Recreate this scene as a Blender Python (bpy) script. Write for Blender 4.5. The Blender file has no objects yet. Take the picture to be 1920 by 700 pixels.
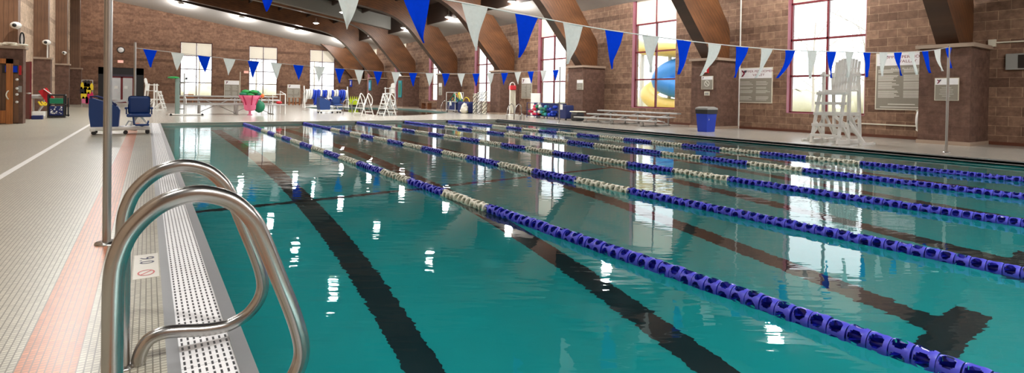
import bpy, bmesh, math, random
from mathutils import Vector, Matrix
random.seed(7)
C = bpy.context.scene.collection
PI = math.pi

# ------------------------------------------------------------------ camera
F_PX, PCX, PCY, YAW, PITCH, ROLL, EYE = 1008.76, 960.0, 192.89, .5953, -.0114, .0166, 1.12
fw = Vector((math.sin(YAW)*math.cos(PITCH), math.cos(YAW)*math.cos(PITCH), math.sin(PITCH)))
rt0 = Vector((math.cos(YAW), -math.sin(YAW), 0)); up0 = rt0.cross(fw)
rt = rt0*math.cos(ROLL) + up0*math.sin(ROLL); up = up0*math.cos(ROLL) - rt0*math.sin(ROLL)
cam_d = bpy.data.cameras.new('camera'); cam = bpy.data.objects.new('camera', cam_d); C.objects.link(cam)
cam.matrix_world = Matrix(((rt.x, up.x, -fw.x, 0), (rt.y, up.y, -fw.y, 0), (rt.z, up.z, -fw.z, EYE), (0, 0, 0, 1)))
cam_d.sensor_width = 36; cam_d.lens = 36*F_PX/1920; cam_d.shift_y = (PCY-350)/1920; cam_d.clip_start = .05; cam_d.clip_end = 400
bpy.context.scene.camera = cam

def ray(px, py): return rt*((px-PCX)/F_PX) - up*((py-PCY)/F_PX) + fw
def G(px, py, z=0.):                       # where the photo's point meets height z
    d = ray(px, py); return Vector((0, 0, EYE)) + d*((z-EYE)/d.z)
def AX(px, py, x): d = ray(px, py); return Vector((0, 0, EYE)) + d*(x/d.x)
def AY(px, py, y): d = ray(px, py); return Vector((0, 0, EYE)) + d*(y/d.y)

# ------------------------------------------------------------------ materials
def lin(c):
    return tuple((v/12.92 if v <= .04045 else ((v+.055)/1.055)**2.4) for v in c)
def rgb(r, g, b): return lin((r/255, g/255, b/255))
class NT:
    def __init__(s, name):
        s.m = bpy.data.materials.new(name); s.m.use_nodes = True; s.t = s.m.node_tree; s.t.nodes.clear()
        s.out = s.n('ShaderNodeOutputMaterial')
    def n(s, kind, **kw):
        nd = s.t.nodes.new(kind)
        for k, v in kw.items():
            if k.startswith('i_'): nd.inputs[k[2:].replace('_', ' ')].default_value = v
            else: setattr(nd, k, v)
        return nd
    def l(s, a, ao, b, bi): s.t.links.new(a.outputs[ao], b.inputs[bi])
    def surf(s, nd, o=0): s.t.links.new(nd.outputs[o], s.out.inputs['Surface'])
    def math(s, op, a, b=None):
        nd = s.n('ShaderNodeMath', operation=op)
        for i, v in enumerate((a, b)):
            if v is None: continue
            if isinstance(v, tuple): s.t.links.new(v[0].outputs[v[1]], nd.inputs[i])
            else: nd.inputs[i].default_value = v
        return nd
    def mix(s, fac, a, b, blend='MIX'):
        nd = s.n('ShaderNodeMix', data_type='RGBA', blend_type=blend)
        for i, v in ((0, fac), (6, a), (7, b)):
            if isinstance(v, tuple) and hasattr(v[0], 'outputs'): s.t.links.new(v[0].outputs[v[1]], nd.inputs[i])
            elif i == 0: nd.inputs[0].default_value = v
            else: nd.inputs[i].default_value = (*v[:3], 1)
        return nd
def plain(name, col, rough=.5, metal=0., noise=.06, spec=.5, scale=8.):
    k = NT(name); p = k.n('ShaderNodeBsdfPrincipled'); p.inputs['Roughness'].default_value = rough; p.inputs['Metallic'].default_value = metal
    p.inputs['Specular IOR Level'].default_value = spec
    tc = k.n('ShaderNodeTexCoord'); nz = k.n('ShaderNodeTexNoise', i_Scale=scale, i_Detail=3.); k.l(tc, 'Object', nz, 'Vector')
    mx = k.mix((nz, 'Fac'), [c*(1-noise) for c in col], [min(1, c*(1+noise)) for c in col])
    k.l(mx, 2, p, 'Base Color'); k.surf(p); return k.m
def emit(name, col, st):
    k = NT(name); e = k.n('ShaderNodeEmission'); e.inputs[0].default_value = (*col, 1); e.inputs[1].default_value = st; k.surf(e); return k.m
def fabric(name, col, trans=.35):
    k = NT(name); d = k.n('ShaderNodeBsdfDiffuse'); t = k.n('ShaderNodeBsdfTranslucent'); m = k.n('ShaderNodeMixShader'); m.inputs[0].default_value = trans
    tc = k.n('ShaderNodeTexCoord'); nz = k.n('ShaderNodeTexNoise', i_Scale=30., i_Detail=4.); k.l(tc, 'Object', nz, 'Vector')
    mx = k.mix((nz, 'Fac'), [c*.9 for c in col], [min(1, c*1.1) for c in col])
    k.l(mx, 2, d, 0); k.l(mx, 2, t, 0); k.l(d, 0, m, 1); k.l(t, 0, m, 2); k.surf(m); return k.m
def brick(name, c1, c2, mortar, bw=.54, bh=.267, band=True, contrast=1.):
    k = NT(name); uv = k.n('ShaderNodeUVMap'); p = k.n('ShaderNodeBsdfPrincipled'); p.inputs['Roughness'].default_value = .85; p.inputs['Specular IOR Level'].default_value = .25
    b = k.n('ShaderNodeTexBrick'); b.offset = .5
    b.inputs['Scale'].default_value = 1.; b.inputs['Brick Width'].default_value = bw; b.inputs['Row Height'].default_value = bh
    b.inputs['Mortar Size'].default_value = .007; b.inputs['Mortar Smooth'].default_value = .4; b.inputs['Bias'].default_value = 0
    b.inputs['Color1'].default_value = (*c1, 1); b.inputs['Color2'].default_value = (*c2, 1); b.inputs['Mortar'].default_value = (*mortar, 1)
    k.l(uv, 0, b, 'Vector')
    nz = k.n('ShaderNodeTexNoise', i_Scale=5., i_Detail=6., i_Roughness=.65); k.l(uv, 0, nz, 'Vector')
    cr = k.n('ShaderNodeValToRGB'); cr.color_ramp.elements[0].position = .3; cr.color_ramp.elements[1].position = .72
    cr.color_ramp.elements[0].color = (.62, .60, .58, 1); cr.color_ramp.elements[1].color = (1.32, 1.3, 1.26, 1); k.l(nz, 'Fac', cr, 0)
    m1 = k.mix(1., (b, 'Color'), (cr, 0), 'MULTIPLY')
    last = m1
    if band:                                # darker courses
        sx = k.n('ShaderNodeSeparateXYZ'); k.l(uv, 0, sx, 0)
        for z0, z1 in ((1.6, 1.87), (3.74, 4.005), (5.07, 5.34)):
            a = k.math('GREATER_THAN', (sx, 'Y'), z0); c = k.math('LESS_THAN', (sx, 'Y'), z1); d = k.math('MULTIPLY', (a, 0), (c, 0)); e = k.math('MULTIPLY', (d, 0), .75)
            last = k.mix((e, 0), (last, 2), (.62, .6, .6), 'MULTIPLY')
    k.l(last, 2, p, 'Base Color')
    bp = k.n('ShaderNodeBump', i_Strength=.5, i_Distance=.012)
    inv = k.math('SUBTRACT', 1., (b, 'Fac')); add = k.math('MULTIPLY_ADD', (nz, 'Fac'), .6); k.l(inv, 0, add, 2); k.l(add, 0, bp, 'Height'); k.l(bp, 0, p, 'Normal')
    k.surf(p); return k.m
def wood(name, c1, c2, lam=.06, along=0, rough=.45):
    k = NT(name); uv = k.n('ShaderNodeUVMap'); sx = k.n('ShaderNodeSeparateXYZ'); k.l(uv, 0, sx, 0)
    al, ac = ('X', 'Y') if along == 0 else ('Y', 'X')
    cb = k.n('ShaderNodeCombineXYZ'); a = k.math('MULTIPLY', (sx, al), .9); c = k.math('MULTIPLY', (sx, ac), 14.); k.l(a, 0, cb, 0); k.l(c, 0, cb, 1)
    nz = k.n('ShaderNodeTexNoise', i_Scale=2., i_Detail=5., i_Roughness=.6); k.l(cb, 0, nz, 'Vector')
    big = k.n('ShaderNodeTexNoise', i_Scale=.9, i_Detail=2.); k.l(uv, 0, big, 'Vector')
    fac = k.math('MULTIPLY_ADD', (big, 'Fac'), .5); hf = k.math('MULTIPLY', (nz, 'Fac'), .6); k.l(hf, 0, fac, 2)
    cr = k.n('ShaderNodeValToRGB'); cr.color_ramp.elements[0].position = .35; cr.color_ramp.elements[1].position = .75
    cr.color_ramp.elements[0].color = (*c1, 1); cr.color_ramp.elements[1].color = (*c2, 1); k.l(fac, 0, cr, 0)
    fr = k.math('FRACT', (k.math('DIVIDE', (sx, ac), lam), 0)); ln = k.math('LESS_THAN', (fr, 0), .09); l2 = k.math('MULTIPLY', (ln, 0), .7)
    mx = k.mix((l2, 0), (cr, 0), [v*.35 for v in c1])
    p = k.n('ShaderNodeBsdfPrincipled'); p.inputs['Roughness'].default_value = rough; k.l(mx, 2, p, 'Base Color'); k.surf(p); return k.m
def tile(name, col, grout, size=.0254, g=.0028, rough=.35, vary=.12, gap_y=1.):
    k = NT(name); uv = k.n('ShaderNodeUVMap'); b = k.n('ShaderNodeTexBrick'); b.offset = 0.
    b.inputs['Scale'].default_value = 1.; b.inputs['Brick Width'].default_value = size*gap_y; b.inputs['Row Height'].default_value = size
    b.inputs['Mortar Size'].default_value = g; b.inputs['Mortar Smooth'].default_value = .1
    b.inputs['Color1'].default_value = (*[c*(1-vary) for c in col], 1); b.inputs['Color2'].default_value = (*[min(1, c*(1+vary)) for c in col], 1); b.inputs['Mortar'].default_value = (*grout, 1)
    k.l(uv, 0, b, 'Vector')
    nz = k.n('ShaderNodeTexNoise', i_Scale=.8, i_Detail=4.); k.l(uv, 0, nz, 'Vector')
    cr = k.n('ShaderNodeValToRGB'); cr.color_ramp.elements[0].color = (.88, .88, .87, 1); cr.color_ramp.elements[1].color = (1.1, 1.1, 1.08, 1); k.l(nz, 'Fac', cr, 0)
    m = k.mix(1., (b, 'Color'), (cr, 0), 'MULTIPLY')
    p = k.n('ShaderNodeBsdfPrincipled'); p.inputs['Roughness'].default_value = rough; k.l(m, 2, p, 'Base Color'); k.surf(p); return k.m
def glass_pane(name):
    k = NT(name); t = k.n('ShaderNodeBsdfTransparent'); g = k.n('ShaderNodeBsdfGlossy'); g.inputs['Roughness'].default_value = .02
    lw = k.n('ShaderNodeLayerWeight'); f = k.math('MULTIPLY_ADD', (k.math('POWER', (lw, 'Facing'), 5.), 0), .6); f.inputs[2].default_value = .04
    m = k.n('ShaderNodeMixShader'); k.l(f, 0, m, 0); k.l(t, 0, m, 1); k.l(g, 0, m, 2)
    t.inputs[0].default_value = (.97, .98, .98, 1); k.surf(m); return k.m
def water_mat(name, tint):
    k = NT(name); tc = k.n('ShaderNodeTexCoord')
    mp = k.n('ShaderNodeMapping', vector_type='TEXTURE'); k.l(tc, 'Object', mp, 0); mp.inputs['Rotation'].default_value = (0, 0, -.5953); mp.inputs['Scale'].default_value = (2.2, .62, 1)
    n1 = k.n('ShaderNodeTexNoise', i_Scale=4.2, i_Detail=2.5, i_Roughness=.5); k.l(mp, 0, n1, 'Vector')
    n2 = k.n('ShaderNodeTexNoise', i_Scale=.35, i_Detail=1.); k.l(tc, 'Object', n2, 'Vector')
    cr = k.n('ShaderNodeMapRange', i_From_Min=.35, i_From_Max=.62, i_To_Min=.15, i_To_Max=1.); k.l(n2, 'Fac', cr, 0)
    h = k.math('MULTIPLY', (n1, 'Fac'), (cr, 0))
    bp = k.n('ShaderNodeBump', i_Strength=1., i_Distance=WAVE); k.l(h, 0, bp, 'Height')
    rf = k.n('ShaderNodeBsdfRefraction', i_IOR=1.33, i_Roughness=0.); rf.inputs['Color'].default_value = (*tint, 1)
    gl = k.n('ShaderNodeBsdfGlossy', i_Roughness=.015); gl.inputs['Color'].default_value = (1, 1, 1, 1)
    fr = k.n('ShaderNodeFresnel'); fr.inputs[0].default_value = 1.33
    for nd in (rf, gl, fr): k.l(bp, 0, nd, 'Normal')
    m = k.n('ShaderNodeMixShader'); k.l(fr, 0, m, 0); k.l(rf, 0, m, 1); k.l(gl, 0, m, 2); k.surf(m); return k.m
WAVE = .0045
def grate_mat(name):
    k = NT(name); uv = k.n('ShaderNodeUVMap'); sx = k.n('ShaderNodeSeparateXYZ'); k.l(uv, 0, sx, 0)
    fx = k.math('FRACT', (k.math('DIVIDE', (sx, 'X'), .0243), 0)); fy = k.math('FRACT', (k.math('DIVIDE', (sx, 'Y'), .05), 0))
    a = k.math('LESS_THAN', (k.math('ABSOLUTE', (k.math('SUBTRACT', (fx, 0), .5), 0)), 0), .17)
    b = k.math('LESS_THAN', (k.math('ABSOLUTE', (k.math('SUBTRACT', (fy, 0), .5), 0)), 0), .33)
    s = k.math('MULTIPLY', (a, 0), (b, 0))
    jn = k.math('LESS_THAN', (k.math('FRACT', (k.math('DIVIDE', (sx, 'Y'), .504), 0)), 0), .008); s2 = k.math('MULTIPLY', (jn, 0), .5); s3 = k.math('MAXIMUM', (s, 0), (s2, 0))
    mx = k.mix((s3, 0), rgb(244, 245, 247), rgb(40, 42, 46)); p = k.n('ShaderNodeBsdfPrincipled'); p.inputs['Roughness'].default_value = .45; k.l(mx, 2, p, 'Base Color')
    bp = k.n('ShaderNodeBump', i_Strength=1., i_Distance=.004); inv = k.math('SUBTRACT', 1., (s, 0)); k.l(inv, 0, bp, 'Height'); k.l(bp, 0, p, 'Normal'); k.surf(p); return k.m
def steel(name, col=(.46, .45, .43), rough=.25, brush=True):
    k = NT(name); p = k.n('ShaderNodeBsdfPrincipled'); p.inputs['Metallic'].default_value = 1.; p.inputs['Base Color'].default_value = (*col, 1)
    tc = k.n('ShaderNodeTexCoord'); nz = k.n('ShaderNodeTexNoise', i_Scale=40., i_Detail=3.); k.l(tc, 'Object', nz, 'Vector')
    mr = k.n('ShaderNodeMapRange', i_To_Min=rough*.92, i_To_Max=rough*1.1); k.l(nz, 'Fac', mr, 0); k.l(mr, 0, p, 'Roughness'); k.surf(p); return k.m
def pool_tile(name, col, size=.15):
    k = NT(name); uv = k.n('ShaderNodeUVMap'); p = k.n('ShaderNodeBsdfPrincipled'); p.inputs['Roughness'].default_value = .6
    nz = k.n('ShaderNodeTexNoise', i_Scale=.5, i_Detail=3.); k.l(uv, 0, nz, 'Vector')
    mx = k.mix((nz, 'Fac'), [c*.88 for c in col], [min(1, c*1.12) for c in col]); k.l(mx, 2, p, 'Base Color'); k.surf(p); return k.m

M = {}
M['brick'] = brick('brown block wall', rgb(144, 116, 98), rgb(116, 90, 76), rgb(176, 150, 126))
M['brick_back'] = brick('brown block wall back', rgb(134, 104, 86), rgb(110, 83, 69), rgb(138, 112, 94))
M['brick_left'] = brick('light-paled block wall left', rgb(214, 190, 168), rgb(198, 174, 152), rgb(214, 192, 172))  # light-coloured block; base colour paled further for the strong light falling on it
M['pier'] = brick('dark block pier', rgb(112, 87, 76), rgb(102, 78, 69), rgb(112, 89, 78), band=False)
M['coping'] = plain('pale coping', rgb(196, 192, 180), .5)
M['cap'] = plain('stone cap', rgb(165, 145, 128), .8)
M['beam'] = wood('glulam', rgb(66, 40, 24), rgb(134, 88, 54), .17)
M['column'] = wood('wood column', rgb(92, 64, 46), rgb(132, 96, 70), .14, along=1)
M['deck_wood'] = wood('roof deck', rgb(34, 21, 14), rgb(54, 34, 22), .2, rough=.7)
M['soffit'] = plain('white soffit', rgb(184, 181, 177), .7)
M['bulkhead'] = plain('grey bulkhead', rgb(128, 126, 120), .6)
M['tile'] = tile('cream deck tile', rgb(190, 187, 172), rgb(118, 114, 102), rough=.3)
M['tile_far'] = tile('pale deck tile', rgb(186, 182, 173), rgb(158, 154, 145), .05, .003, rough=.2, vary=.04)
M['orange'] = tile('orange deck tile', rgb(198, 122, 82), rgb(140, 96, 74), rough=.3, vary=.16)
M['steel'] = steel('brushed steel'); M['steel_dk'] = steel('grey pole steel', (.46, .45, .43), .32); M['gutter'] = steel('gutter steel', (.40, .41, .42), .42)
M['alu'] = plain('aluminium', rgb(188, 188, 186), .35, .4)
M['grate'] = grate_mat('white gutter grate')
M['white'] = plain('white plastic', rgb(232, 232, 228), .4); M['cream'] = plain('cream plastic', rgb(222, 218, 200), .5)
M['black'] = plain('black plastic', rgb(28, 28, 30), .5); M['grey'] = plain('grey plastic', rgb(150, 150, 146), .5)
M['maroon'] = plain('maroon frame', rgb(112, 34, 42), .4); M['mauve'] = plain('mauve reveal', rgb(170, 112, 126), .6)
M['darkframe'] = plain('dark maroon frame', rgb(78, 34, 36), .4)
M['blind'] = fabric('white blind', rgb(238, 232, 222), .5)
M['glass'] = glass_pane('window glass')
M['pool'] = pool_tile('teal pool finish', rgb(24, 184, 186)); M['poolwall'] = pool_tile('pool wall finish', rgb(60, 185, 180))
M['leisure'] = pool_tile('pool finish greyed for reflection', rgb(96, 128, 122))  # floor colour greyed to carry the dark grey reflection on the water
M['line'] = pool_tile('black lane tile', rgb(4, 34, 42))
M['blue'] = plain('blue plastic', rgb(16, 60, 190), .4); M['liftblue'] = plain('navy blue shell', rgb(18, 58, 120), .45); M['navy'] = plain('navy fabric', rgb(22, 36, 92), .7)
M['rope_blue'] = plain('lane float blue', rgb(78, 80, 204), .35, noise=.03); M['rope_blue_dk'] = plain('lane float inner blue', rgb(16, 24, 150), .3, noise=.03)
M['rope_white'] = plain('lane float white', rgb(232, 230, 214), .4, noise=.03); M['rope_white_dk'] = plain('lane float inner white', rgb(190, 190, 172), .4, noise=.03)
M['flag_blue'] = fabric('pennant blue', rgb(10, 64, 222), .35); M['flag_white'] = fabric('pennant white', rgb(228, 234, 232), .45); M['flag_grey'] = fabric('pennant pale grey', rgb(200, 212, 210), .35)
M['cord'] = plain('white cord', rgb(230, 230, 228), .7)
M['red'] = plain('red plastic', rgb(196, 26, 40), .45); M['darkred'] = plain('dark red paint', rgb(104, 18, 26), .45)
M['pink'] = fabric('pink mesh', rgb(246, 142, 178), .3); M['green'] = plain('green plastic', rgb(20, 120, 84), .5); M['grass_green'] = plain('bright green', rgb(30, 150, 70), .5)
M['yellow'] = plain('yellow foam', rgb(236, 206, 40), .6); M['lime'] = plain('lime foam', rgb(208, 232, 30), .6); M['orange_p'] = plain('orange foam', rgb(236, 120, 50), .6)
M['teal'] = plain('teal banner', rgb(44, 140, 150), .7); M['posts'] = plain('sage grey paint', rgb(120, 140, 134), .5)
M['brownwood'] = wood('brown bench wood', rgb(96, 56, 34), rgb(150, 94, 56), .08); M['orangewood'] = wood('orange wood', rgb(150, 88, 40), rgb(200, 130, 70), .12, along=1)
M['sign_grey'] = plain('taupe sign', rgb(142, 136, 124), .5); M['sign_white'] = plain('white sign header', rgb(236, 236, 238), .5); M['sign_line'] = plain('pale lettering', rgb(222, 220, 210), .6)
M['sign_red'] = plain('dark red lettering', rgb(120, 20, 50), .5); M['sign_dark'] = plain('dark lettering', rgb(60, 55, 70), .5); M['sign_blue'] = plain('blue lettering', rgb(40, 110, 190), .5)
M['bark'] = plain('bark', rgb(196, 186, 176), .9); M['lawn'] = plain('winter ground', rgb(168, 164, 130), .9, scale=.4); M['foliage'] = plain('pale scrub', rgb(214, 208, 184), .9)
M['slide_blue'] = plain('blue flume', rgb(70, 150, 225), .3); M['slide_yellow'] = plain('yellow flume', rgb(240, 205, 110), .35)
M['screen'] = plain('dark screen', rgb(18, 18, 20), .2); M['tv'] = emit('lit screen', rgb(20, 50, 150), .5)
M['lamp'] = emit('lamp lens', (1, .97, .92), 26.); M['exit'] = emit('exit face', rgb(255, 190, 170), .9); M['exit_red'] = plain('exit red', rgb(214, 60, 50), .5)
M['marker'] = plain('white marker tile', rgb(224, 222, 212), .35); M['marker_ink'] = plain('grey blue ink', rgb(70, 72, 100), .5); M['marker_red'] = plain('faded red ink', rgb(206, 110, 110), .5)
M['water'] = water_mat('pool water', (.80, .97, .96)); 
M['brown'] = plain('brown plastic', rgb(96, 52, 34), .5); M['magenta'] = plain('magenta plastic', rgb(200, 30, 90), .5); M['clockface'] = plain('clock face', rgb(240, 240, 240), .4)

# ------------------------------------------------------------------ mesh helpers
class MB:
    def __init__(s): s.v = []; s.f = []; s.sm = []; s.uv = None
    def add(s, vs, fs, smooth=False):
        o = len(s.v); s.v += [tuple(v) for v in vs]; s.f += [tuple(o+i for i in f) for f in fs]; s.sm += [smooth]*len(fs); return s
    def box(s, x0, y0, z0, x1, y1, z1):
        x0, x1 = min(x0, x1), max(x0, x1); y0, y1 = min(y0, y1), max(y0, y1); z0, z1 = min(z0, z1), max(z0, z1)
        return s.add([(x0, y0, z0), (x1, y0, z0), (x1, y1, z0), (x0, y1, z0), (x0, y0, z1), (x1, y0, z1), (x1, y1, z1), (x0, y1, z1)],
              [(0, 3, 2, 1), (4, 5, 6, 7), (0, 1, 5, 4), (1, 2, 6, 5), (2, 3, 7, 6), (3, 0, 4, 7)])
    def rbox(s, x0, y0, z0, x1, y1, z1, r=.02):            # box with all edges bevelled
        bm = bmesh.new(); bmesh.ops.create_cube(bm, size=1)
        for v in bm.verts: v.co = Vector(((x0+x1)/2+v.co.x*(x1-x0), (y0+y1)/2+v.co.y*(y1-y0), (z0+z1)/2+v.co.z*(z1-z0)))
        bmesh.ops.bevel(bm, geom=bm.edges[:], offset=r, segments=2, affect='EDGES', profile=.5)
        bm.verts.ensure_lookup_table(); s.add([v.co[:] for v in bm.verts], [[v.index for v in f.verts] for f in bm.faces]); bm.free(); return s
    def bar(s, a, b, w, d=None, ref=(0, 0, 1)):             # rectangular bar between two points
        a = Vector(a); b = Vector(b); d = d or w; t = (b-a).normalized(); r = Vector(ref)
        if abs(t.dot(r)) > .95: r = Vector((1, 0, 0)) if abs(t.x) < .9 else Vector((0, 1, 0))
        u = t.cross(r).normalized(); q = u.cross(t).normalized()
        vs = [p+u*(sx*w/2)+q*(sy*d/2) for p in (a, b) for sx, sy in ((-1, -1), (1, -1), (1, 1), (-1, 1))]
        return s.add(vs, [(0, 1, 2, 3), (7, 6, 5, 4), (0, 4, 5, 1), (1, 5, 6, 2), (2, 6, 7, 3), (3, 7, 4, 0)])
    def tube(s, pts, r, seg=10, closed=False):
        P = [Vector(p) for p in pts]; n = len(P); R = r if isinstance(r, (list, tuple)) else [r]*n; vs = []; u = None
        for i, p in enumerate(P):
            if closed: t = P[(i+1) % n]-P[i-1]
            else: t = P[min(i+1, n-1)]-P[max(i-1, 0)]
            t.normalize()
            if u is None: u = t.orthogonal().normalized()
            u = (u-t*u.dot(t)); u = u.normalized() if u.length > 1e-6 else t.orthogonal().normalized()
            w = t.cross(u)
            vs += [p+(u*math.cos(2*PI*k/seg)+w*math.sin(2*PI*k/seg))*R[i] for k in range(seg)]
        fs = []
        for i in range(n if closed else n-1):
            j = (i+1) % n
            fs += [(i*seg+k, i*seg+(k+1) % seg, j*seg+(k+1) % seg, j*seg+k) for k in range(seg)]
        s.add(vs, fs, True)
        if not closed: s.add(vs[:seg], [tuple(range(seg))[::-1]]); s.add(vs[-seg:], [tuple(range(seg))])
        return s
    def cyl(s, a, b, r, r2=None, seg=14): return s.tube([a, b], [r, r if r2 is None else r2], seg)
    def lathe(s, prof, o=(0, 0, 0), seg=20, ax='z'):
        n = len(prof); vs = []
        for r, h in prof:
            for k in range(seg):
                a = 2*PI*k/seg; x, y = r*math.cos(a), r*math.sin(a)
                p = {'z': (x, y, h), 'y': (x, h, y), 'x': (h, x, y)}[ax]; vs.append((o[0]+p[0], o[1]+p[1], o[2]+p[2]))
        s.add(vs, [(i*seg+k, i*seg+(k+1) % seg, (i+1)*seg+(k+1) % seg, (i+1)*seg+k) for i in range(n-1) for k in range(seg)], True); return s
    def ball(s, o, r, sq=(1, 1, 1), seg=14, jit=0, rnd=None):
        rows = seg//2; vs = []
        for i in range(rows+1):
            th = PI*i/rows
            for k in range(seg):
                ph = 2*PI*k/seg; j = 1+(rnd.uniform(-jit, jit) if rnd else 0)
                vs.append((o[0]+r*j*sq[0]*math.sin(th)*math.cos(ph), o[1]+r*j*sq[1]*math.sin(th)*math.sin(ph), o[2]+r*j*sq[2]*math.cos(th)))
        return s.add(vs, [(i*seg+k, (i+1)*seg+k, (i+1)*seg+(k+1) % seg, i*seg+(k+1) % seg) for i in range(rows) for k in range(seg)], True)
    def prism(s, poly, d0, d1, ax='y'):                     # polygon (a,b) extruded along an axis
        def q(a, b, d): return {'y': (a, d, b), 'x': (d, a, b), 'z': (a, b, d)}[ax]
        n = len(poly); vs = [q(a, b, d0) for a, b in poly]+[q(a, b, d1) for a, b in poly]
        return s.add(vs, [tuple(range(n))[::-1], tuple(range(n, 2*n))]+[(i, (i+1) % n, n+(i+1) % n, n+i) for i in range(n)])
    def text(s, body, h, x, z, y=0., align='CENTER', sx=1., flat=False):     # lettering in the local XZ plane, facing -Y (flat: XY, facing up)
        cu = bpy.data.curves.new('lettering', 'FONT'); cu.body = body; cu.size = h*1.38; cu.align_x = align; cu.align_y = 'CENTER'; cu.resolution_u = 2
        ob = bpy.data.objects.new('lettering', cu); me = bpy.data.meshes.new_from_object(ob)
        vs = [((v.co.x*sx+x, v.co.y+z, y) if flat else (v.co.x*sx+x, y, v.co.y+z)) for v in me.vertices]
        s.add(vs, [tuple(p.vertices) for p in me.polygons]); bpy.data.objects.remove(ob); bpy.data.curves.remove(cu); bpy.data.meshes.remove(me); return s
    def mesh(s, name, mat):
        me = bpy.data.meshes.new(name); me.from_pydata(s.v, [], s.f); me.materials.append(mat)
        for p, q in zip(me.polygons, s.sm): p.use_smooth = q
        me.update(); uvl = me.uv_layers.new(name='UVMap')
        for p in me.polygons:
            nx, ny, nz = abs(p.normal.x), abs(p.normal.y), abs(p.normal.z)
            for li in p.loop_indices:
                vi = me.loops[li].vertex_index
                if s.uv: uvl.data[li].uv = s.uv[vi]; continue
                c = me.vertices[vi].co
                uvl.data[li].uv = (c.x, c.y) if nz >= nx and nz >= ny else ((c.y, c.z) if nx >= ny else (c.x, c.z))
        return me
    def build(s, name, mat, parent=None, kind=None, loc=None):
        o = bpy.data.objects.new(name, s.mesh(name, M[mat] if isinstance(mat, str) else mat)); C.objects.link(o)
        if parent is not None: o.parent = parent
        if loc is not None: o.location = loc
        if kind: o['kind'] = kind
        return o
def tag(o, label, cat, group=None):
    o['label'] = label; o['category'] = cat
    if group: o['group'] = group
    return o
def thing(name, label, cat, loc=(0, 0, 0), rz=0., group=None):
    o = bpy.data.objects.new(name, None); C.objects.link(o); o.location = loc; o.rotation_euler = (0, 0, rz); o.empty_display_size = .2
    return tag(o, label, cat, group)
def copy_tree(o, parent=None):
    c = o.copy(); C.objects.link(c); c.parent = parent
    for ch in list(o.children): copy_tree(ch, c)
    return c
def lerp(a, b, t): return a+(b-a)*t
def smooth_path(pts, sub=4):                               # Catmull-Rom
    P = [Vector(p) for p in pts]; out = []
    for i in range(len(P)-1):
        a, b, c, d = P[max(i-1, 0)], P[i], P[i+1], P[min(i+2, len(P)-1)]
        for k in range(sub):
            t = k/sub; out.append(.5*((2*b)+(c-a)*t+(2*a-5*b+4*c-d)*t*t+(3*b-a-3*c+d)*t**3))
    return out+[P[-1]]

# ------------------------------------------------------------------ the hall
XL, XR, YB, YF = -4.76, 19.6, 58.5, -7.0          # inner faces of the walls
PX0, PX1, PY0, PY1 = .377, 14.3, -.36, 22.43      # pool
WZ = -.10
def roof(x): return 10.2-.15*x
BEAM_Y = [5.6, 13.32, 21.0, 28.68, 36.32, 44.0, 51.6]
WIN_Y = [1.85, 9.5, 17.22, 24.9, 32.56, 40.2, 47.75, 55.4]

def wall_with_holes(mb, axis, at, th, a0, a1, z0, z1, holes):
    """wall as boxes around rectangular openings; axis 'x': plane x=at running along y"""
    def bx(b0, b1, c0, c1):
        if b1-b0 < 1e-4 or c1-c0 < 1e-4: return
        if axis == 'x': mb.box(at, b0, c0, at+th, b1, c1)
        else: mb.box(b0, at, c0, b1, at+th, c1)
    cur = a0
    for h0, h1, hz0, hz1 in sorted(holes):
        bx(cur, h0, z0, z1); bx(h0, h1, z0, hz0); bx(h0, h1, hz1, z1); cur = h1
    bx(cur, a1, z0, z1)
mb = MB(); wall_with_holes(mb, 'x', XR, .45, YF, YB+.4, -.3, 7.4, [(y-1.32, y+1.32, .68, 6.3) for y in WIN_Y]); mb.build('wall_right', 'brick', kind='structure')
BW = [(2.46, 5.08, .62, 5.72), (8.23, 10.87, .64, 5.71), (14.0, 16.6, .68, 5.72)]
DOOR = (-3.55, -.3, 0, 3.1)
mb = MB(); wall_with_holes(mb, 'y', YB, .4, XL-.4, XR, -.3, 11.2, [DOOR]+BW); mb.build('wall_back', 'brick_back', kind='structure')
MB().box(XL-.4, YF, -.3, XL, YB, 11.2).build('wall_left', 'brick_left', kind='structure')
MB().box(XL-.4, YF-.4, -.3, XR+.45, YF, 11.2).build('wall_front', 'brick', kind='structure')
# roof
mb = MB(); mb.prism([(XL-.4, roof(XL-.4)), (XR+.45, roof(XR+.45)), (XR+.45, roof(XR+.45)+.25), (XL-.4, roof(XL-.4)+.25)], YF-.4, YB+.4)
mb.build('ceiling', 'deck_wood', kind='structure')
for i, x in enumerate([-2.4, 0, 2.4, 4.8, 7.2, 9.6, 12, 14.4]):
    MB().box(x-.06, YF, roof(x)-.32, x+.06, 54.4, roof(x)-.02).build('beam_purlin', 'deck_wood', kind='structure')
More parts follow.
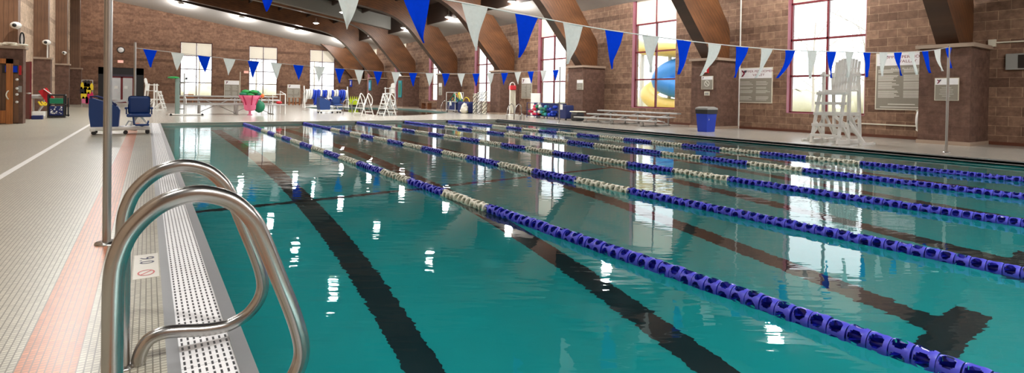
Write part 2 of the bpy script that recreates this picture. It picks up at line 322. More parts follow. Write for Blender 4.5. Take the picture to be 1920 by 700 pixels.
# white soffits round the edge
mb = MB(); mb.prism([(XR, 5.85), (16.9, 6.27), (16.9, 6.37), (XR, 5.95)], YF, YB); mb.build('ceiling_soffit_right', 'soffit', kind='structure')
MB().box(16.82, YF, 6.26, 16.9, YB, roof(16.9)).build('ceiling_fascia_right', 'deck_wood', kind='structure')
mb = MB()
for zo, in ((0.,),):
    x0, x1 = XL, 17.2
    f = lambda x: 8.52-.158*x
    g = lambda x: 9.2-.158*x
    vs = [(x0, YB, f(x0)), (x1, YB, f(x1)), (x1, 54.7, g(x1)), (x0, 54.7, g(x0))]; vs += [(a, b, c+.1) for a, b, c in vs]
    mb.add(vs, [(0, 1, 2, 3), (7, 6, 5, 4), (0, 4, 5, 1), (1, 5, 6, 2), (2, 6, 7, 3), (3, 7, 4, 0)])
mb.build('ceiling_soffit_back', 'soffit', kind='structure')
mb = MB(); mb.prism([(XL, 9.2-.158*XL), (16.8, 9.2-.158*16.8), (16.8, roof(16.8)), (XL, roof(XL))], 54.62, 54.7); mb.build('ceiling_fascia_back', 'deck_wood', kind='structure')
mb = MB(); mb.prism([(XL, 9.1-.15*XL), (17.3, 9.1-.15*17.3), (17.3, roof(17.3)-.02), (XL, roof(XL)-.02)], 43.15, 43.7); mb.build('ceiling_bulkhead', 'bulkhead', kind='structure')
# glulam arches on piers
LOW = [(18.32, 2.76), (17.75, 3.4), (17.15, 4.05), (16.2, 5.12), (15.6, 5.75), (15.0, 6.22), (14.3, 6.62), (13.3, 6.93), (11.3, 7.26), (6.5, 7.97), (2.6, 8.56), (-4.22, 9.58)]
UPP = [(19.36, 2.76), (19.36, 3.95), (18.95, 4.55), (18.35, 5.35), (17.6, 6.3), (16.9, 7.1), (16.3, 7.74), (14.0, 8.09), (11.5, 8.46), (6.6, 9.2), (2.7, 9.78), (-4.22, 10.82)]
def arch(y, h=.26):
    mb = MB(); n = len(LOW); uv = []
    L = [Vector((x, 0, z)) for x, z in smooth_path([(a, b, 0) for a, b in LOW], 3) and [(v.x, v.y) for v in smooth_path([(a, b, 0) for a, b in LOW], 3)]]
    U = [Vector((v.x, 0, v.y)) for v in smooth_path([(a, b, 0) for a, b in UPP], 3)]
    n = len(L); s = 0; vs = []
    for i in range(n):
        if i: s += ((L[i]+U[i])/2-(L[i-1]+U[i-1])/2).length
        w = (U[i]-L[i]).length
        for p, v in ((L[i], 0), (U[i], w)):
            for yy in (y-h, y+h): vs.append((p.x, yy, p.z)); uv.append((s, v))
    fs = []
    for i in range(n-1):
        a, b = 4*i, 4*i+4
        fs += [(a, b, b+2, a+2), (a+1, a+3, b+3, b+1), (a, a+1, b+1, b), (a+2, b+2, b+3, a+3)]
    fs += [(0, 2, 3, 1), (4*n-4, 4*n-3, 4*n-1, 4*n-2)]
    mb.add(vs, fs); mb.uv = uv; return mb.build('beam_arch', 'beam', kind='structure')
for y in BEAM_Y+[57.9]: arch(y)
for y in BEAM_Y:
    MB().box(18.12, y-.58, 0, XR+.02, y+.58, 2.66).build('pillar', 'pier', kind='structure')
    MB().box(18.04, y-.66, 2.66, XR+.02, y+.66, 2.76).build('pillar_cap', 'cap', kind='structure')
    MB().box(18.09, y-.61, 0, XR, y+.61, .1).build('baseboard_right', 'cap', kind='structure')
    if y > 22 or y < 22:
        MB().box(XL-.02, y-.3-.27, 0, -4.1, y+.3-.27, 2.62).build('pillar', 'pier', kind='structure')
        MB().box(XL-.02, y-.36-.27, 2.62, -4.05, y+.36-.27, 2.72).build('pillar_cap', 'cap', kind='structure')
        MB().box(XL-.02, y-.25-.27, 2.72, -4.2, y+.25-.27, 10.8).build('column', 'column', kind='structure')
MB().box(18.12, 57.0, 0, XR+.02, 58.3, 2.66).build('pillar', 'pier', kind='structure')
MB().box(18.04, 56.9, 2.66, XR+.02, 58.4, 2.76).build('pillar_cap', 'cap', kind='structure')
for a, b in zip([YF]+[y+.6 for y in BEAM_Y], [y-.6 for y in BEAM_Y]+[57]): MB().box(XR-.015, a, 0, XR, b, .09).build('baseboard_right', 'brown', kind='structure')

# windows
def window(n, axis, at, a0, a1, z0, z1, bars, blind_z, deep, mat):
    root = bpy.data.objects.new('window_%d' % n, None); C.objects.link(root); root['kind'] = 'structure'
    def B(mb, b0, b1, c0, c1, d0, d1):
        if axis == 'x': mb.box(at+d0, b0, c0, at+d1, b1, c1)
        else: mb.box(b0, at+d0, c0, b1, at+d1, c1)
    fr = MB(); w = .07; d0, d1 = deep, deep+.09
    B(fr, a0, a0+w, z0, z1, d0, d1); B(fr, a1-w, a1, z0, z1, d0, d1); B(fr, a0, a1, z0, z0+w, d0, d1); B(fr, a0, a1, z1-w, z1, d0, d1)
    c = (a0+a1)/2; B(fr, c-.035, c+.035, z0, z1, d0, d1)
    for z in bars: B(fr, a0, a1, z-.035, z+.035, d0, d1)
    fr.build('window_frame', mat, root)
    g = MB(); B(g, a0+w, a1-w, z0+w, z1-w, d0+.04, d0+.046); g.build('window_pane', 'glass', root)
    b = MB()
    for q0, q1 in ((a0+w, c-.035), (c+.035, a1-w)): B(b, q0+.01, q1-.01, blind_z+.04, z1-w, d0-.005, d0+.01)
    b.build('window_blind', 'blind', root)
    r = MB()
    if axis == 'x':
        r.box(at+.01, a1-.02, z0, at+deep, a1+.01, z1); r.box(at+.01, a0-.01, z0, at+deep, a0+.02, z1)
    r.box(*((at+.01, a0, z0-.02, at+deep+.1, a1, z0+.02) if axis == 'x' else (a0, at+.01, z0-.02, a1, at+deep+.1, z0+.02))); r.build('window_sill', 'mauve' if axis == 'x' else 'cap', root)
for i, y in enumerate(WIN_Y): window(i+1, 'x', XR, y-1.32, y+1.32, .68, 6.3, (2.05, 3.38, 4.72), 4.72, .2, 'maroon')
for i, (a0, a1, z0, z1) in enumerate(BW): window(i+9, 'y', YB, a0, a1, z0, z1, (1.95, 3.2, 4.45), 4.45, .06, 'darkframe')

# double entrance doors in the back wall
dr = bpy.data.objects.new('door_1', None); C.objects.link(dr); dr['kind'] = 'structure'
mb = MB(); x0, x1, _, z1 = DOOR
for a, b, c, d in ((x0, x0+.75, 0, z1), (x1-.75, x1, 0, z1), (x0, x1, 2.5, z1)): mb.box(a, YB+.05, c, b, YB+.15, d)
mb.build('door_surround', 'black', dr)
mb = MB()
for x in (x0+.75, -1.98, -1.9, x1-.83): mb.box(x, YB+.0, 0, x+.08, YB+.14, 2.3)
mb.box(x0+.75, YB, 2.2, x1-.75, YB+.14, 2.32); mb.box(x0+.75, YB+.02, 0, x1-.75, YB+.12, .25); mb.build('door_frame', 'darkred', dr)
MB().box(x0+.8, YB+.06, .25, x1-.8, YB+.07, 2.2).build('door_glass', 'glass', dr)
MB().box(x0+.75, YB+.06, 2.32, x1-.75, YB+.1, 2.95).build('door_transom', 'sign_dark', dr)
for x in (-2.3, -1.6): MB().box(x-.12, YB+.03, 1.25, x+.12, YB+.04, 1.5).build('door_notice', 'white', dr)
for x in (-2.1, -1.75): MB().box(x-.02, YB-.04, .95, x+.02, YB+.0, 1.35).build('door_handle', 'alu', dr)
MB().box(-4.5, YB+.45, 0, .6, YB+4, .02).build('floor_vestibule', 'tile_far', kind='structure')
MB().box(-4.5, YB+4, 0, .6, YB+4.1, 3.3).build('wall_vestibule', 'soffit', kind='structure')

# ------------------------------------------------------------------ floor, pools
def deck_with_pools():
    LP = [(10.3, 27.2), (11.6, 27.35), (13.2, 28.4), (15.0, 30.0), (16.6, 31.8), (17.2, 36.5), (17.0, 42.0), (13.0, 46.5), (10.6, 46.3), (10.0, 41.0), (10.3, 36)]
    return LP
LP = deck_with_pools()
fl = MB(); fl.box(XL, YF, -.2, -.43, YB, 0); fl.build('floor_left', 'tile', kind='structure')
MB().box(-.43, YF, -.2, -.227, PY1+.1, 0).build('trim_orange_band', 'orange', kind='structure')
MB().box(-.227, YF, -.2, .073, PY1+.1, 0).build('floor_poolside', 'tile', kind='structure')
MB().box(.073, YF, -.2, .12, PY1-.05, 0).build('trim_gutter_inner', 'gutter', kind='structure')
MB().box(.12, YF, -.2, .315, PY1-.05, -.004).build('trim_gutter_grate', 'grate', kind='structure')
mb = MB(); mb.box(.315, YF, -.2, PX0, PY1-.05, 0); mb.box(.315, YF, 0, .322, PY1-.05, .004); mb.build('trim_gutter_edge', 'gutter', kind='structure')
MB().box(-1.57, YF, 0, -1.49, PY1+3, .002).build('trim_white_line', 'white', kind='structure')
# far deck: polygon with the leisure pool cut out, built as strips
bm = bmesh.new()
out = [(-.43, PY1+.1), (XR, PY1+.1), (XR, YB), (-.43, YB)]
ov = [bm.verts.new((x, y, 0)) for x, y in out]; iv = [bm.verts.new((x, y, 0)) for x, y in LP]
es = [bm.edges.new((ov[i], ov[(i+1) % 4])) for i in range(4)]+[bm.edges.new((iv[i], iv[(i+1) % len(iv)])) for i in range(len(iv))]
bmesh.ops.triangle_fill(bm, use_beauty=True, use_dissolve=False, edges=es)
mb = MB(); bm.verts.ensure_lookup_table(); bm.verts.index_update()
fs = [[v.index for v in f.verts] for f in bm.faces if f.calc_area() > 1e-6]
vs = [v.co[:] for v in bm.verts]
fs = [f if (Vector(vs[f[1]])-Vector(vs[f[0]])).cross(Vector(vs[f[2]])-Vector(vs[f[0]])).z > 0 else f[::-1] for f in fs]
mb.add(vs, fs); bm.free(); mb.build('floor_far', 'tile_far', kind='structure')
mb = MB(); mb.box(PX1+.12, YF, -.2, XR, PY1+.1, 0); mb.box(.377, YF, -.2, PX1+.12, PY0, 0); mb.build('floor_right', 'tile_far', kind='structure')
MB().box(PX1, PY0, -.12, PX1+.12, PY1+.02, -.0).build('trim_coping_right', 'gutter', kind='structure')
mb = MB(); mb.box(PX1-.1, PY0, -.075, PX1+.02, PY1, -.06); mb.build('trim_gutter_lip_right', 'gutter', kind='structure')
mb = MB(); mb.box(.073, PY1-.04, -.035, PX1+.1, PY1+.1, 0); mb.box(.073, PY1-.01, -.14, PX1+.1, PY1+.1, -.035); mb.build('trim_coping_far', 'coping', kind='structure')
# leisure pool
mb = MB(); n = len(LP); mb.add([(x, y, -.07) for x, y in LP], [tuple(range(n))]); 
if mb.mesh('t', M['water']).polygons[0].normal.z < 0: mb.f = [f[::-1] for f in mb.f]
mb.build('water_leisure_pool', 'water', kind='structure')
mb = MB(); mb.add([(x, y, -.9) for x, y in LP], [tuple(range(n))]); mb.build('floor_leisure_pool', 'leisure', kind='structure')
mb = MB(); mb.add([(x, y, 0) for x, y in LP]+[(x, y, -.9) for x, y in LP], [(i, (i+1) % n, n+(i+1) % n, n+i) for i in range(n)]); mb.build('wall_leisure_pool', 'leisure', kind='structure')
# main pool basin
def depth(y): return 1.25 if y > 13.2 else 1.25+(13.2-y)*.125
ys = [PY0, 2, 4, 6, 8, 10, 12, 13.2, 16, 19, PY1]
mb = MB(); mb.add([(x, y, WZ-depth(y)) for y in ys for x in (PX0, PX1)], [(2*i, 2*i+1, 2*i+3, 2*i+2) for i in range(len(ys)-1)]); mb.build('floor_pool', 'pool', kind='structure')
mb = MB()
for x in (PX0, PX1): mb.add([(x, y, z) for y in ys for z in (-.02, WZ-depth(y))], [(2*i, 2*i+1, 2*i+3, 2*i+2) for i in range(len(ys)-1)])
for y in (PY0, PY1): mb.add([(PX0, y, -.02), (PX1, y, -.02), (PX1, y, -3.2), (PX0, y, -3.2)], [(0, 1, 2, 3)])
mb.build('wall_pool', 'poolwall', kind='structure')
LANE, X1 = 2.135, 3.006
def bottom_strip(mb, x0, x1, y0, y1):
    yy = [y0]+[y for y in ys if y0 < y < y1]+[y1]
    mb.add([(x, y, WZ-depth(y)+.006) for y in yy for x in (x0, x1)], [(2*i, 2*i+1, 2*i+3, 2*i+2) for i in range(len(yy)-1)])
for k in range(6):
    c = X1-LANE/2+k*LANE; mb = MB(); bottom_strip(mb, c-.15, c+.15, 1.95, 20.6); bottom_strip(mb, c-.52, c+.52, 1.65, 1.95); bottom_strip(mb, c-.52, c+.52, 20.6, 20.9)
    mb.build('floor_lane_marking', 'line', kind='structure')
mb = MB(); bottom_strip(mb, PX0, PX1, 8.25, 8.37); mb.build('floor_cross_marking', 'line', kind='structure')
nx, ny = 2, 2
mb = MB(); mb.add([(PX0, PY0, WZ), (PX1, PY0, WZ), (PX1, PY1, WZ), (PX0, PY1, WZ)], [(0, 1, 2, 3)]); mb.build('water', 'water', kind='structure')
# depth marking set in the poolside tile: figures read from the deck
mk = MB(); mk.box(-.066, 3.86, 0, .066, 4.42, .002)
mo = tag(mk.build('depth_marker', 'marker'), 'white depth marker tile with figures set in the pool edge', 'depth marker')
t = MB(); t.text('9.0', .085, 0, 0, 0, flat=True, sx=1.25); t.v = [(y, -x, .0035) for x, y, z in t.v]; t.v = [(x+.0, y+4.26, z) for x, y, z in t.v]; t.build('figures', 'marker_ink', mo)
t = MB()
ring = [(.045*math.cos(a), .062*math.sin(a)+3.97, .0035) for a in [2*PI*i/28 for i in range(28)]]; ri = [(.036*math.cos(a), .05*math.sin(a)+3.97, .0035) for a in [2*PI*i/28 for i in range(28)]]
t.add(ring+ri, [(i, (i+1) % 28, 28+(i+1) % 28, 28+i) for i in range(28)]); t.bar((-.03, 3.93, .0035), (.03, 4.01, .0035), .008, .0006); t.build('warning_symbol', 'marker_red', mo)

# ------------------------------------------------------------------ grab rails
PROF = [(-.078, -.05), (-.078, .3), (-.078, .5), (-.075, .6), (-.062, .66), (-.04, .71), (0, .757), (.048, .79), (.11, .806), (.165, .80), (.219, .777), (.262, .737), (.293, .692), (.323, .62), (.363, .509), (.405, .393), (.43, .31), (.44, .25), (.435, .205), (.415, .162), (.379, .122), (.33, .098), (.285, .087), (.21, .09), (.121, .106), (.065, .112), (.017, .1), (-.008, .07), (-.022, .025), (-.025, -.05)]
for y, lab in ((1.9, 'nearer polished steel figure four grab rail over the gutter, front one of the pair'), (2.65, 'farther polished steel figure four grab rail, behind the front one of the pair')):
    r = thing('grab_rail', lab, 'grab rail', (0, y, 0))
    MB().tube(smooth_path([(x, 0, z) for x, z in PROF], 4), .0265, 20).build('rail_tube', 'steel', r)
    for x in (-.078,): MB().lathe([(.0, .012), (.036, .012), (.042, .004), (.042, 0)], (x, 0, 0), 20).build('escutcheon', 'steel', r)

# ------------------------------------------------------------------ lane ropes
def float_mesh(shell, inner):
    """one wave-breaking float along Y: open drum with oval side windows, hub and curved vanes"""
    L_, R, S, K = .088, .058, 54, 14; mb = MB(); vs = []; fs = []
    for j in range(K+1):
        y = -L_/2+L_*j/K; rr = R*(1-.10*(abs(j-K/2)/(K/2))**3)
        for k in range(S): a = 2*PI*k/S; vs.append((rr*math.cos(a), y, rr*math.sin(a)))
    for j in range(K):
        for k in range(S):
            u = ((k+.5) % 13.5-6.75)/5.6; v = (j+.5-K/2-.8)/(K/2*.72)
            if u*u+v*v < 1: continue
            fs.append((j*S+k, j*S+(k+1) % S, (j+1)*S+(k+1) % S, (j+1)*S+k))
    mb.add(vs, fs, True); a = mb.mesh('float_shell', M[shell])
    m2 = MB(); m2.tube([(0, -L_/2, 0), (0, L_/2, 0)], .02, 10)
    for q in range(5):
        t0 = 2*PI*(q)/5+.1
        vv = []
        for j in range(3):
            y = lerp(-L_/2+.012, L_/2-.008, j/2); t = t0+.55*(j/2-.5)
            vv += [(.018*math.cos(t), y, .018*math.sin(t)), (.052*math.cos(t), y, .052*math.sin(t))]
        m2.add(vv, [(0, 1, 3, 2), (2, 3, 5, 4)])
    m2.lathe([(.02, -L_/2+.01), (.050, -L_/2+.006)], (0, 0, 0), 20, 'y')
    b = m2.mesh('float_core', M[inner]); return a, b
def merged(meshes_mats, ys_, name, mat):
    return None
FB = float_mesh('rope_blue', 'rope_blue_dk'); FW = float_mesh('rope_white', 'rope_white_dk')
def join_float(pair, name):                     # shell + core as one mesh with two materials
    bm = bmesh.new(); bm.from_mesh(pair[0]); n0 = len(bm.faces); bm.from_mesh(pair[1]); bm.faces.ensure_lookup_table()
    for i, f in enumerate(bm.faces): f.material_index = 0 if i < n0 else 1
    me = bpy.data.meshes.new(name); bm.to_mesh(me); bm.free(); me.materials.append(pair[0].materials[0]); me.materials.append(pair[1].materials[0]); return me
MBLUE, MWHITE = join_float(FB, 'float_blue'), join_float(FW, 'float_white')
def is_white(y):
    if y > 18.4 or y < 4.9: return False
    return int((18.4-y)/1.0384) % 2 == 0
PITCH_F = .094
NTH = ['nearest the grab rails', 'second from the grab rails', 'third of five', 'fourth from the grab rails', 'farthest, beside the lifeguard chair']
for k in range(5):
    x = X1+k*LANE
    r = thing('lane_rope', 'blue and white lane divider rope floating on the pool, '+NTH[k], 'lane rope', (x, PY0, WZ+.022), 0, None)
    MB().tube([(0, .05, 0), (0, PY1-PY0-.02, 0)], .006, 6).build('cable', 'steel_dk', r)
    MB().ball((0, PY1-PY0-.06, 0), .055).build('anchor_float', 'black', r)
    rr = random.Random(k); far_v, far_f, far_m = [], [], []
    n = int((PY1-PY0-.3)/PITCH_F); count = 0
    y0 = .3 if k == 0 else .3
    lst = []
    for i in range(n):
        yw = PY0+.2+i*PITCH_F
        if yw < .5: continue
        lst.append(yw)
    for i, yw in enumerate(lst):
        me = MWHITE if is_white(yw) else MBLUE
        rot = Matrix.Rotation(rr.uniform(0, 2*PI), 4, 'Y') @ Matrix.Rotation(rr.uniform(-.05, .05), 4, 'X')
        tr = Matrix.Translation((rr.uniform(-.005, .005), yw-PY0, rr.uniform(-.005, .004)+.0))
        if i < 100:
            o = bpy.data.objects.new('float_disc', me); C.objects.link(o); o.parent = r; o.matrix_local = tr @ rot
        else:
            mt = tr @ rot; o0 = len(far_v)
            far_v += [(mt @ v.co)[:] for v in me.vertices]
            for p in me.polygons: far_f.append([o0+q for q in p.vertices]); far_m.append((0 if me is MBLUE else 2)+p.material_index)
    me = bpy.data.meshes.new('float_discs'); me.from_pydata(far_v, [], far_f)
    for m_ in ('rope_blue', 'rope_blue_dk', 'rope_white', 'rope_white_dk'): me.materials.append(M[m_])
    for p, q in zip(me.polygons, far_m): p.material_index = q; p.use_smooth = True
    o = bpy.data.objects.new('float_disc_run', me); C.objects.link(o); o.parent = r; o['kind'] = 'stuff'

# ------------------------------------------------------------------ flag stanchions and pennant lines
def stanchion(x, y, lab, r=.026, h=2.46):
    t = thing('flag_stanchion', lab, 'flag pole', (x, y, 0), 0)
    MB().cyl((0, 0, 0), (0, 0, h), r, seg=18).build('pole', 'steel_dk', t)
    MB().lathe([(0, .014), (.07, .014), (.075, 0)], seg=20).build('base_plate', 'steel', t)
    MB().cyl((-.03, 0, h-.02), (.03, 0, h-.02), .012).build('rope_hook', 'steel', t)
stanchion(-.24, 4.88, 'tall grey steel flag pole on the tiled deck beside the grab rails')
stanchion(15.26, 4.64, 'grey steel flag pole in front of the brick pier beside the big rules sign')
stanchion(-.3, 18.3, 'grey steel flag pole behind the blue pool lift seat', .03)
stanchion(14.9, 18.3, 'thin grey steel flag pole standing before the toy rack', .026)
def rope_z(x, xs, zs):
    for a, b, za, zb in zip(xs, xs[1:], zs, zs[1:]):
        if x <= b: return lerp(za, zb, (x-a)/(b-a))
    return zs[-1]
def interp_path(ctrl): return smooth_path([(x, 0, z) for x, z in ctrl], 8)
def pennant_line(name, lab, y0, y1, ctrl, flags, length):
    t = thing(name, lab, 'pennant line', (0, 0, 0))
    x0, x1 = ctrl[0][0], ctrl[-1][0]; yy = lambda x: lerp(y0, y1, (x-x0)/(x1-x0))
    P = interp_path(ctrl); MB().tube([(p.x, yy(p.x), p.z) for p in P], .007, 6).build('cord', 'cord', t)
    xs = [p.x for p in P]; zs = [p.z for p in P]
    for i, (xa, w, dx, mat, ln) in enumerate(flags):
        mb = MB(); n, m = 9, 6; vs = []; ph = i*1.7
        for j in range(n):
            u = j/(n-1)
            for k in range(m):
                s = k/(m-1); xt = xa+w*s; zt = rope_z(xt, xs, zs)
                cx = xa+w/2; wid = (1-u)+.03*u
                x = cx+(xt-cx)*wid+dx*u**1.6+.012*math.sin(ph+5*u+s*2)*u
                zc = rope_z(cx, xs, zs); z = lerp(zt, zc, u)-ln*u
                yv = yy(x)+.02*math.sin(s*5+ph+u*4)*(.3+u)+.05*abs(dx)*u*math.sin(ph)
                vs.append((x, yv, z))
        mb.add(vs, [(j*m+k, j*m+k+1, (j+1)*m+k+1, (j+1)*m+k) for j in range(n-1) for k in range(m-1)], True)
        mb.build('pennant', mat, t)
NEAR = [(-.2, 2.43), (.6, 2.30), (1.9, 2.12), (2.81, 2.06), (3.5, 2.015), (4.5, 1.96), (5.77, 1.932), (7.1, 1.925), (8.5, 1.949), (9.93, 2.009), (11.38, 2.077), (12.86, 2.17), (14.3, 2.295), (15.22, 2.42)]
dxs = [-.05, -.02, .0, .1, .02, -.1, -.07, -.02, 0, -.11, -.3, -.16, -.28, -.37, -.03, .01, -.07, .02, -.02, .2, .29, .27, .32, .19]
flags = []
for i in range(24):
    xa = 15.08-.655*(23-i)
    col = 'flag_blue' if (23-i) % 2 == 0 else ('flag_grey' if i in (11, 13, 15, 17) else 'flag_white')
    flags.append((xa, .31 if i < 18 else .35, dxs[i], col, .47))
pennant_line('pennant_line', 'near line of large blue and white pennants sagging across the pool from the tall pole', 4.88, 4.64, NEAR, flags, .47)
FAR = [(-.3, 2.30), (.03, 2.278), (1.35, 2.172), (2.65, 2.089), (3.99, 2.028), (5.32, 1.975), (6.62, 1.935), (7.92, 1.93), (9.21, 1.958), (10.51, 1.999), (11.85, 2.075), (13.18, 2.185), (14.66, 2.31), (14.9, 2.33)]
pennant_line('pennant_line', 'far line of small blue and white pennants crossing before the back wall windows', 18.3, 18.3, FAR,
             [(.03-.15+.664*i, .33, random.Random(i).uniform(-.03, .03), 'flag_blue' if i % 2 == 0 else 'flag_white', .5) for i in range(23)], .5)

# ------------------------------------------------------------------ lifeguard chairs
def guard_chair(lab, loc, rz):
    """local frame: ladder and seat face +X"""
    t = thing('lifeguard_chair', lab, 'lifeguard chair', loc, rz)
    hw = .33
    for s in (-1, 1):
        y = s*hw
        MB().bar((.72, y*1.04, 0), (.34, y*.95, 1.42), .05, .10).build('ladder_rail', 'white', t)
        MB().bar((.12, y, .03), (.12, y, 1.95), .06, .09).build('front_post', 'white', t)
        MB().bar((-.55, y, .03), (-.38, y, 1.95), .06, .09).build('rear_post', 'white', t)
        MB().bar((-.45, y, 1.86), (.24, y, 1.86), .10, .05).build('armrest', 'white', t)
        mb = MB(); mb.bar((-.02, y, .75), (-.5, y, .2), .04, .08); mb.bar((.5, y, .55), (.1, y, .15), .04, .08); mb.bar((-.62, y, .05), (.74, y, .05), .05, .10); mb.bar((-.48, y, .8), (.5, y, .8), .04, .09)
        mb.build('side_brace', 'white', t)
        mb = MB(); mb.bar((.12, y, .62), (.12, y+s*.4, .04), .05, .09, (1, 0, 0)); mb.bar((-.4, y+s*.42, .03), (.4, y+s*.42, .03), .06, .06); mb.build('outrigger', 'white', t)
    for i, z in enumerate((.22, .5, .8, 1.09, 1.36)):
        x = lerp(.72, .34, z/1.42); MB().rbox(x-.07, -hw-.05, z-.045, x+.07, hw+.05, z+.03, .008).build('step', 'white', t)
    mb = MB()
    for x in (-.34, -.2, -.06, .08): mb.box(x-.06, -hw, 1.42, x+.06, hw, 1.455)
    mb.build('seat', 'white', t)
    mb = MB(); prof = []
    n = 9
    for i in range(n):
        y0 = lerp(-hw, hw, i/n)+.006; y1 = lerp(-hw, hw, (i+1)/n)-.006; yc = (y0+y1)/2; zt = 2.18+.17*math.sqrt(max(0, 1-(yc/hw)**2))
        mb.bar((-.36, yc, 1.45), (-.52, yc, zt), y1-y0, .022, (1, 0, 0))
    mb.bar((-.42, -hw, 1.68), (-.42, hw, 1.68), .05, .03); mb.bar((-.5, -hw+.02, 2.06), (-.5, hw-.02, 2.06), .05, .03); mb.build('backrest', 'white', t)
    mb = MB()
    for z in (.32, .8): mb.bar((-.5+z*.08, -hw, z), (-.5+z*.08, hw, z), .05, .09)
    mb.bar((-.5, -hw, .2), (-.44, hw, .75), .04, .08); mb.bar((-.44, -hw, .75), (-.5, hw, .2), .04, .08); mb.bar((.12, -hw, 1.38), (.12, hw, 1.38), .05, .1); mb.build('cross_brace', 'white', t)
    return t
gc = guard_chair('large white slatted lifeguard chair by the pool edge at the window wall', (15.72, 7.22, 0), PI)
g2 = copy_tree(gc); g2.location = (.28, 36.9, 0); g2.rotation_euler = (0, 0, -.25); g2.scale = (.78,)*3; tag(g2, 'cream lifeguard chair behind the pool lift, in front of the dark entrance doors', 'lifeguard chair')
g3 = copy_tree(gc); g3.location = (15.2, 39.2, 0); g3.rotation_euler = (0, 0, PI+.3); g3.scale = (.86,)*3; tag(g3, 'small distant white lifeguard chair beyond the far pool, below a teal banner', 'lifeguard chair')

# ------------------------------------------------------------------ pool lifts
def pool_lift(lab, loc, rz):
    t = thing('pool_lift', lab, 'pool lift', loc, rz)
    mb = MB(); mb.rbox(-.62, -.28, .1, .62, .28, .2, .03); mb.rbox(-.62, -.3, .08, -.5, .3, .18, .03); mb.build('base', 'white', t)
    mb = MB(); mb.prism([(-.60, .18), (-.05, .18), (-.02, .62), (-.06, .7), (-.32, .82), (-.56, .9), (-.64, .9), (-.64, .5)], -.26, .26); mb.build('body_shell', 'liftblue', t)
    mb = MB(); mb.tube([(-.58, -.2, .86), (-.62, -.2, .95), (-.5, -.2, .96), (-.2, -.2, .84), (-.1, -.2, .72)], .02, 8); mb.tube([(-.58, .2, .86), (-.62, .2, .95), (-.5, .2, .96), (-.2, .2, .84), (-.1, .2, .72)], .02, 8); mb.build('push_handle', 'navy', t)
    mb = MB(); mb.bar((-.3, 0, .8), (.1, 0, .86), .08, .06); mb.bar((.1, 0, .86), (.3, 0, .62), .06, .05); mb.build('lift_arm', 'white', t)
    MB().rbox(.14, -.06, .5, .62, .02, .98, .06).build('backrest', 'liftblue', t)
    MB().rbox(.12, -.42, .44, .64, .0, .52, .03).build('seat', 'liftblue', t)
    for s in (-1, 1):
        x = .38+s*.27; mb = MB(); mb.rbox(x-.03, -.36, .64, x+.03, .02, .69, .012); mb.bar((x, -.03, .5), (x, -.03, .66), .03); mb.build('armrest', 'liftblue', t)
    mb = MB(); mb.tube([(.26, -.36, .44), (.28, -.42, .26), (.45, -.46, .22), (.56, -.44, .26), (.58, -.4, .34)], .02, 8); mb.rbox(.3, -.5, .22, .6, -.4, .27, .02); mb.build('footrest', 'liftblue', t)
    mb = MB(); mb.bar((.2, .05, .2), (.36, .05, .5), .06); mb.bar((.58, .1, .2), (.4, .05, .46), .04); mb.tube([(.1, .1, .2), (.16, 0, .33), (.3, -.05, .3)], .02, 8); mb.build('seat_support', 'white', t)
    for x, y in ((-.54, -.24), (-.54, .24), (.56, -.22), (.56, .22), (.1, -.22)):
        cs = MB().box(x-.012, y-.03, .05, x+.012, y+.03, .12).build('caster', 'black', t); MB().cyl((x, y-.025, .05), (x, y+.025, .05), .05).build('wheel', 'black', cs)
    return t
pl = pool_lift('blue pool lift with white base and chair at the end of the white gutter grate', (-.56, 17.05, 0), 0)
pl2 = copy_tree(pl); pl2.location = (8.62, 31.4, 0); pl2.rotation_euler = (0, 0, .08); tag(pl2, 'blue pool lift with chair beside the steel rails of the far pool', 'pool lift')

# ------------------------------------------------------------------ bleachers
def bleacher(lab, loc, rz, L, rows, base_lab=None):
    """local X along the length, rows rising towards +Y: rows = [(y, z, dx)]"""
    t = thing('bleacher', lab, 'bleacher', loc, rz)
    for i, (y, z, dx) in enumerate(rows):
        MB().rbox(-L/2+dx, y-.13, z-.06, L/2+dx, y+.13, z, .008).build('seat_plank', 'alu', t)
        if i: MB().rbox(-L/2+dx, y-.42, z-.2, L/2+dx, y-.2, z-.165, .008).build('foot_plank', 'alu', t)
    zt = rows[-1][1]
    for x in (-L*.36, 0, L*.36):
        mb = MB(); y0, y1 = rows[0][0]-.1, rows[-1][0]
        mb.bar((x, y0-.1, .02), (x, y1+.1, .02), .05)
        for (y, z, dx) in rows: mb.bar((x, y, 0), (x, y, z-.03), .05)
        mb.bar((x, y0, rows[0][1]-.08), (x, y1, zt-.1), .04); mb.build('support_frame', 'alu', t)
    for a, b in ((-L*.36, 0), (0, L*.36)):
        mb = MB(); y = rows[-1][0]+.03; mb.bar((a, y, .06), (b, y, zt-.08), .03); mb.bar((a, y, zt-.08), (b, y, .06), .03); mb.build('cross_brace', 'alu', t)
    return t
bleacher('low aluminium bleacher along the window wall, under the window with the blue and yellow slide', (16.6, 16.75, 0), -PI/2, 4.75, [(.0, .25, -.05), (.75, .40, .0), (1.55, .555, -.12)])
b = bleacher('aluminium bleacher on the far deck between the green goal and the pink basket', (3.7, 29.75, 0), 0, 4.5, [(0, .53, 0), (.6, .74, -.2), (1.2, .92, -.2)])
mb = MB()
mb.tube([(2.2, -.1, 0), (2.2, -.1, 1.05), (2.2, 1.2, 1.2), (2.2, 1.2, 0)], .022, 8); mb.tube([(1.6, -.1, .5), (1.6, -.1, 1.04), (2.2, -.1, 1.05)], .022, 8); mb.build('end_rail', 'white', b); mb = MB(); mb.tube([(-2.2, -.1, 0), (-2.2, -.1, .75), (-2.2, 1.2, .9)], .02, 8); mb.build('end_rail', 'white', b)

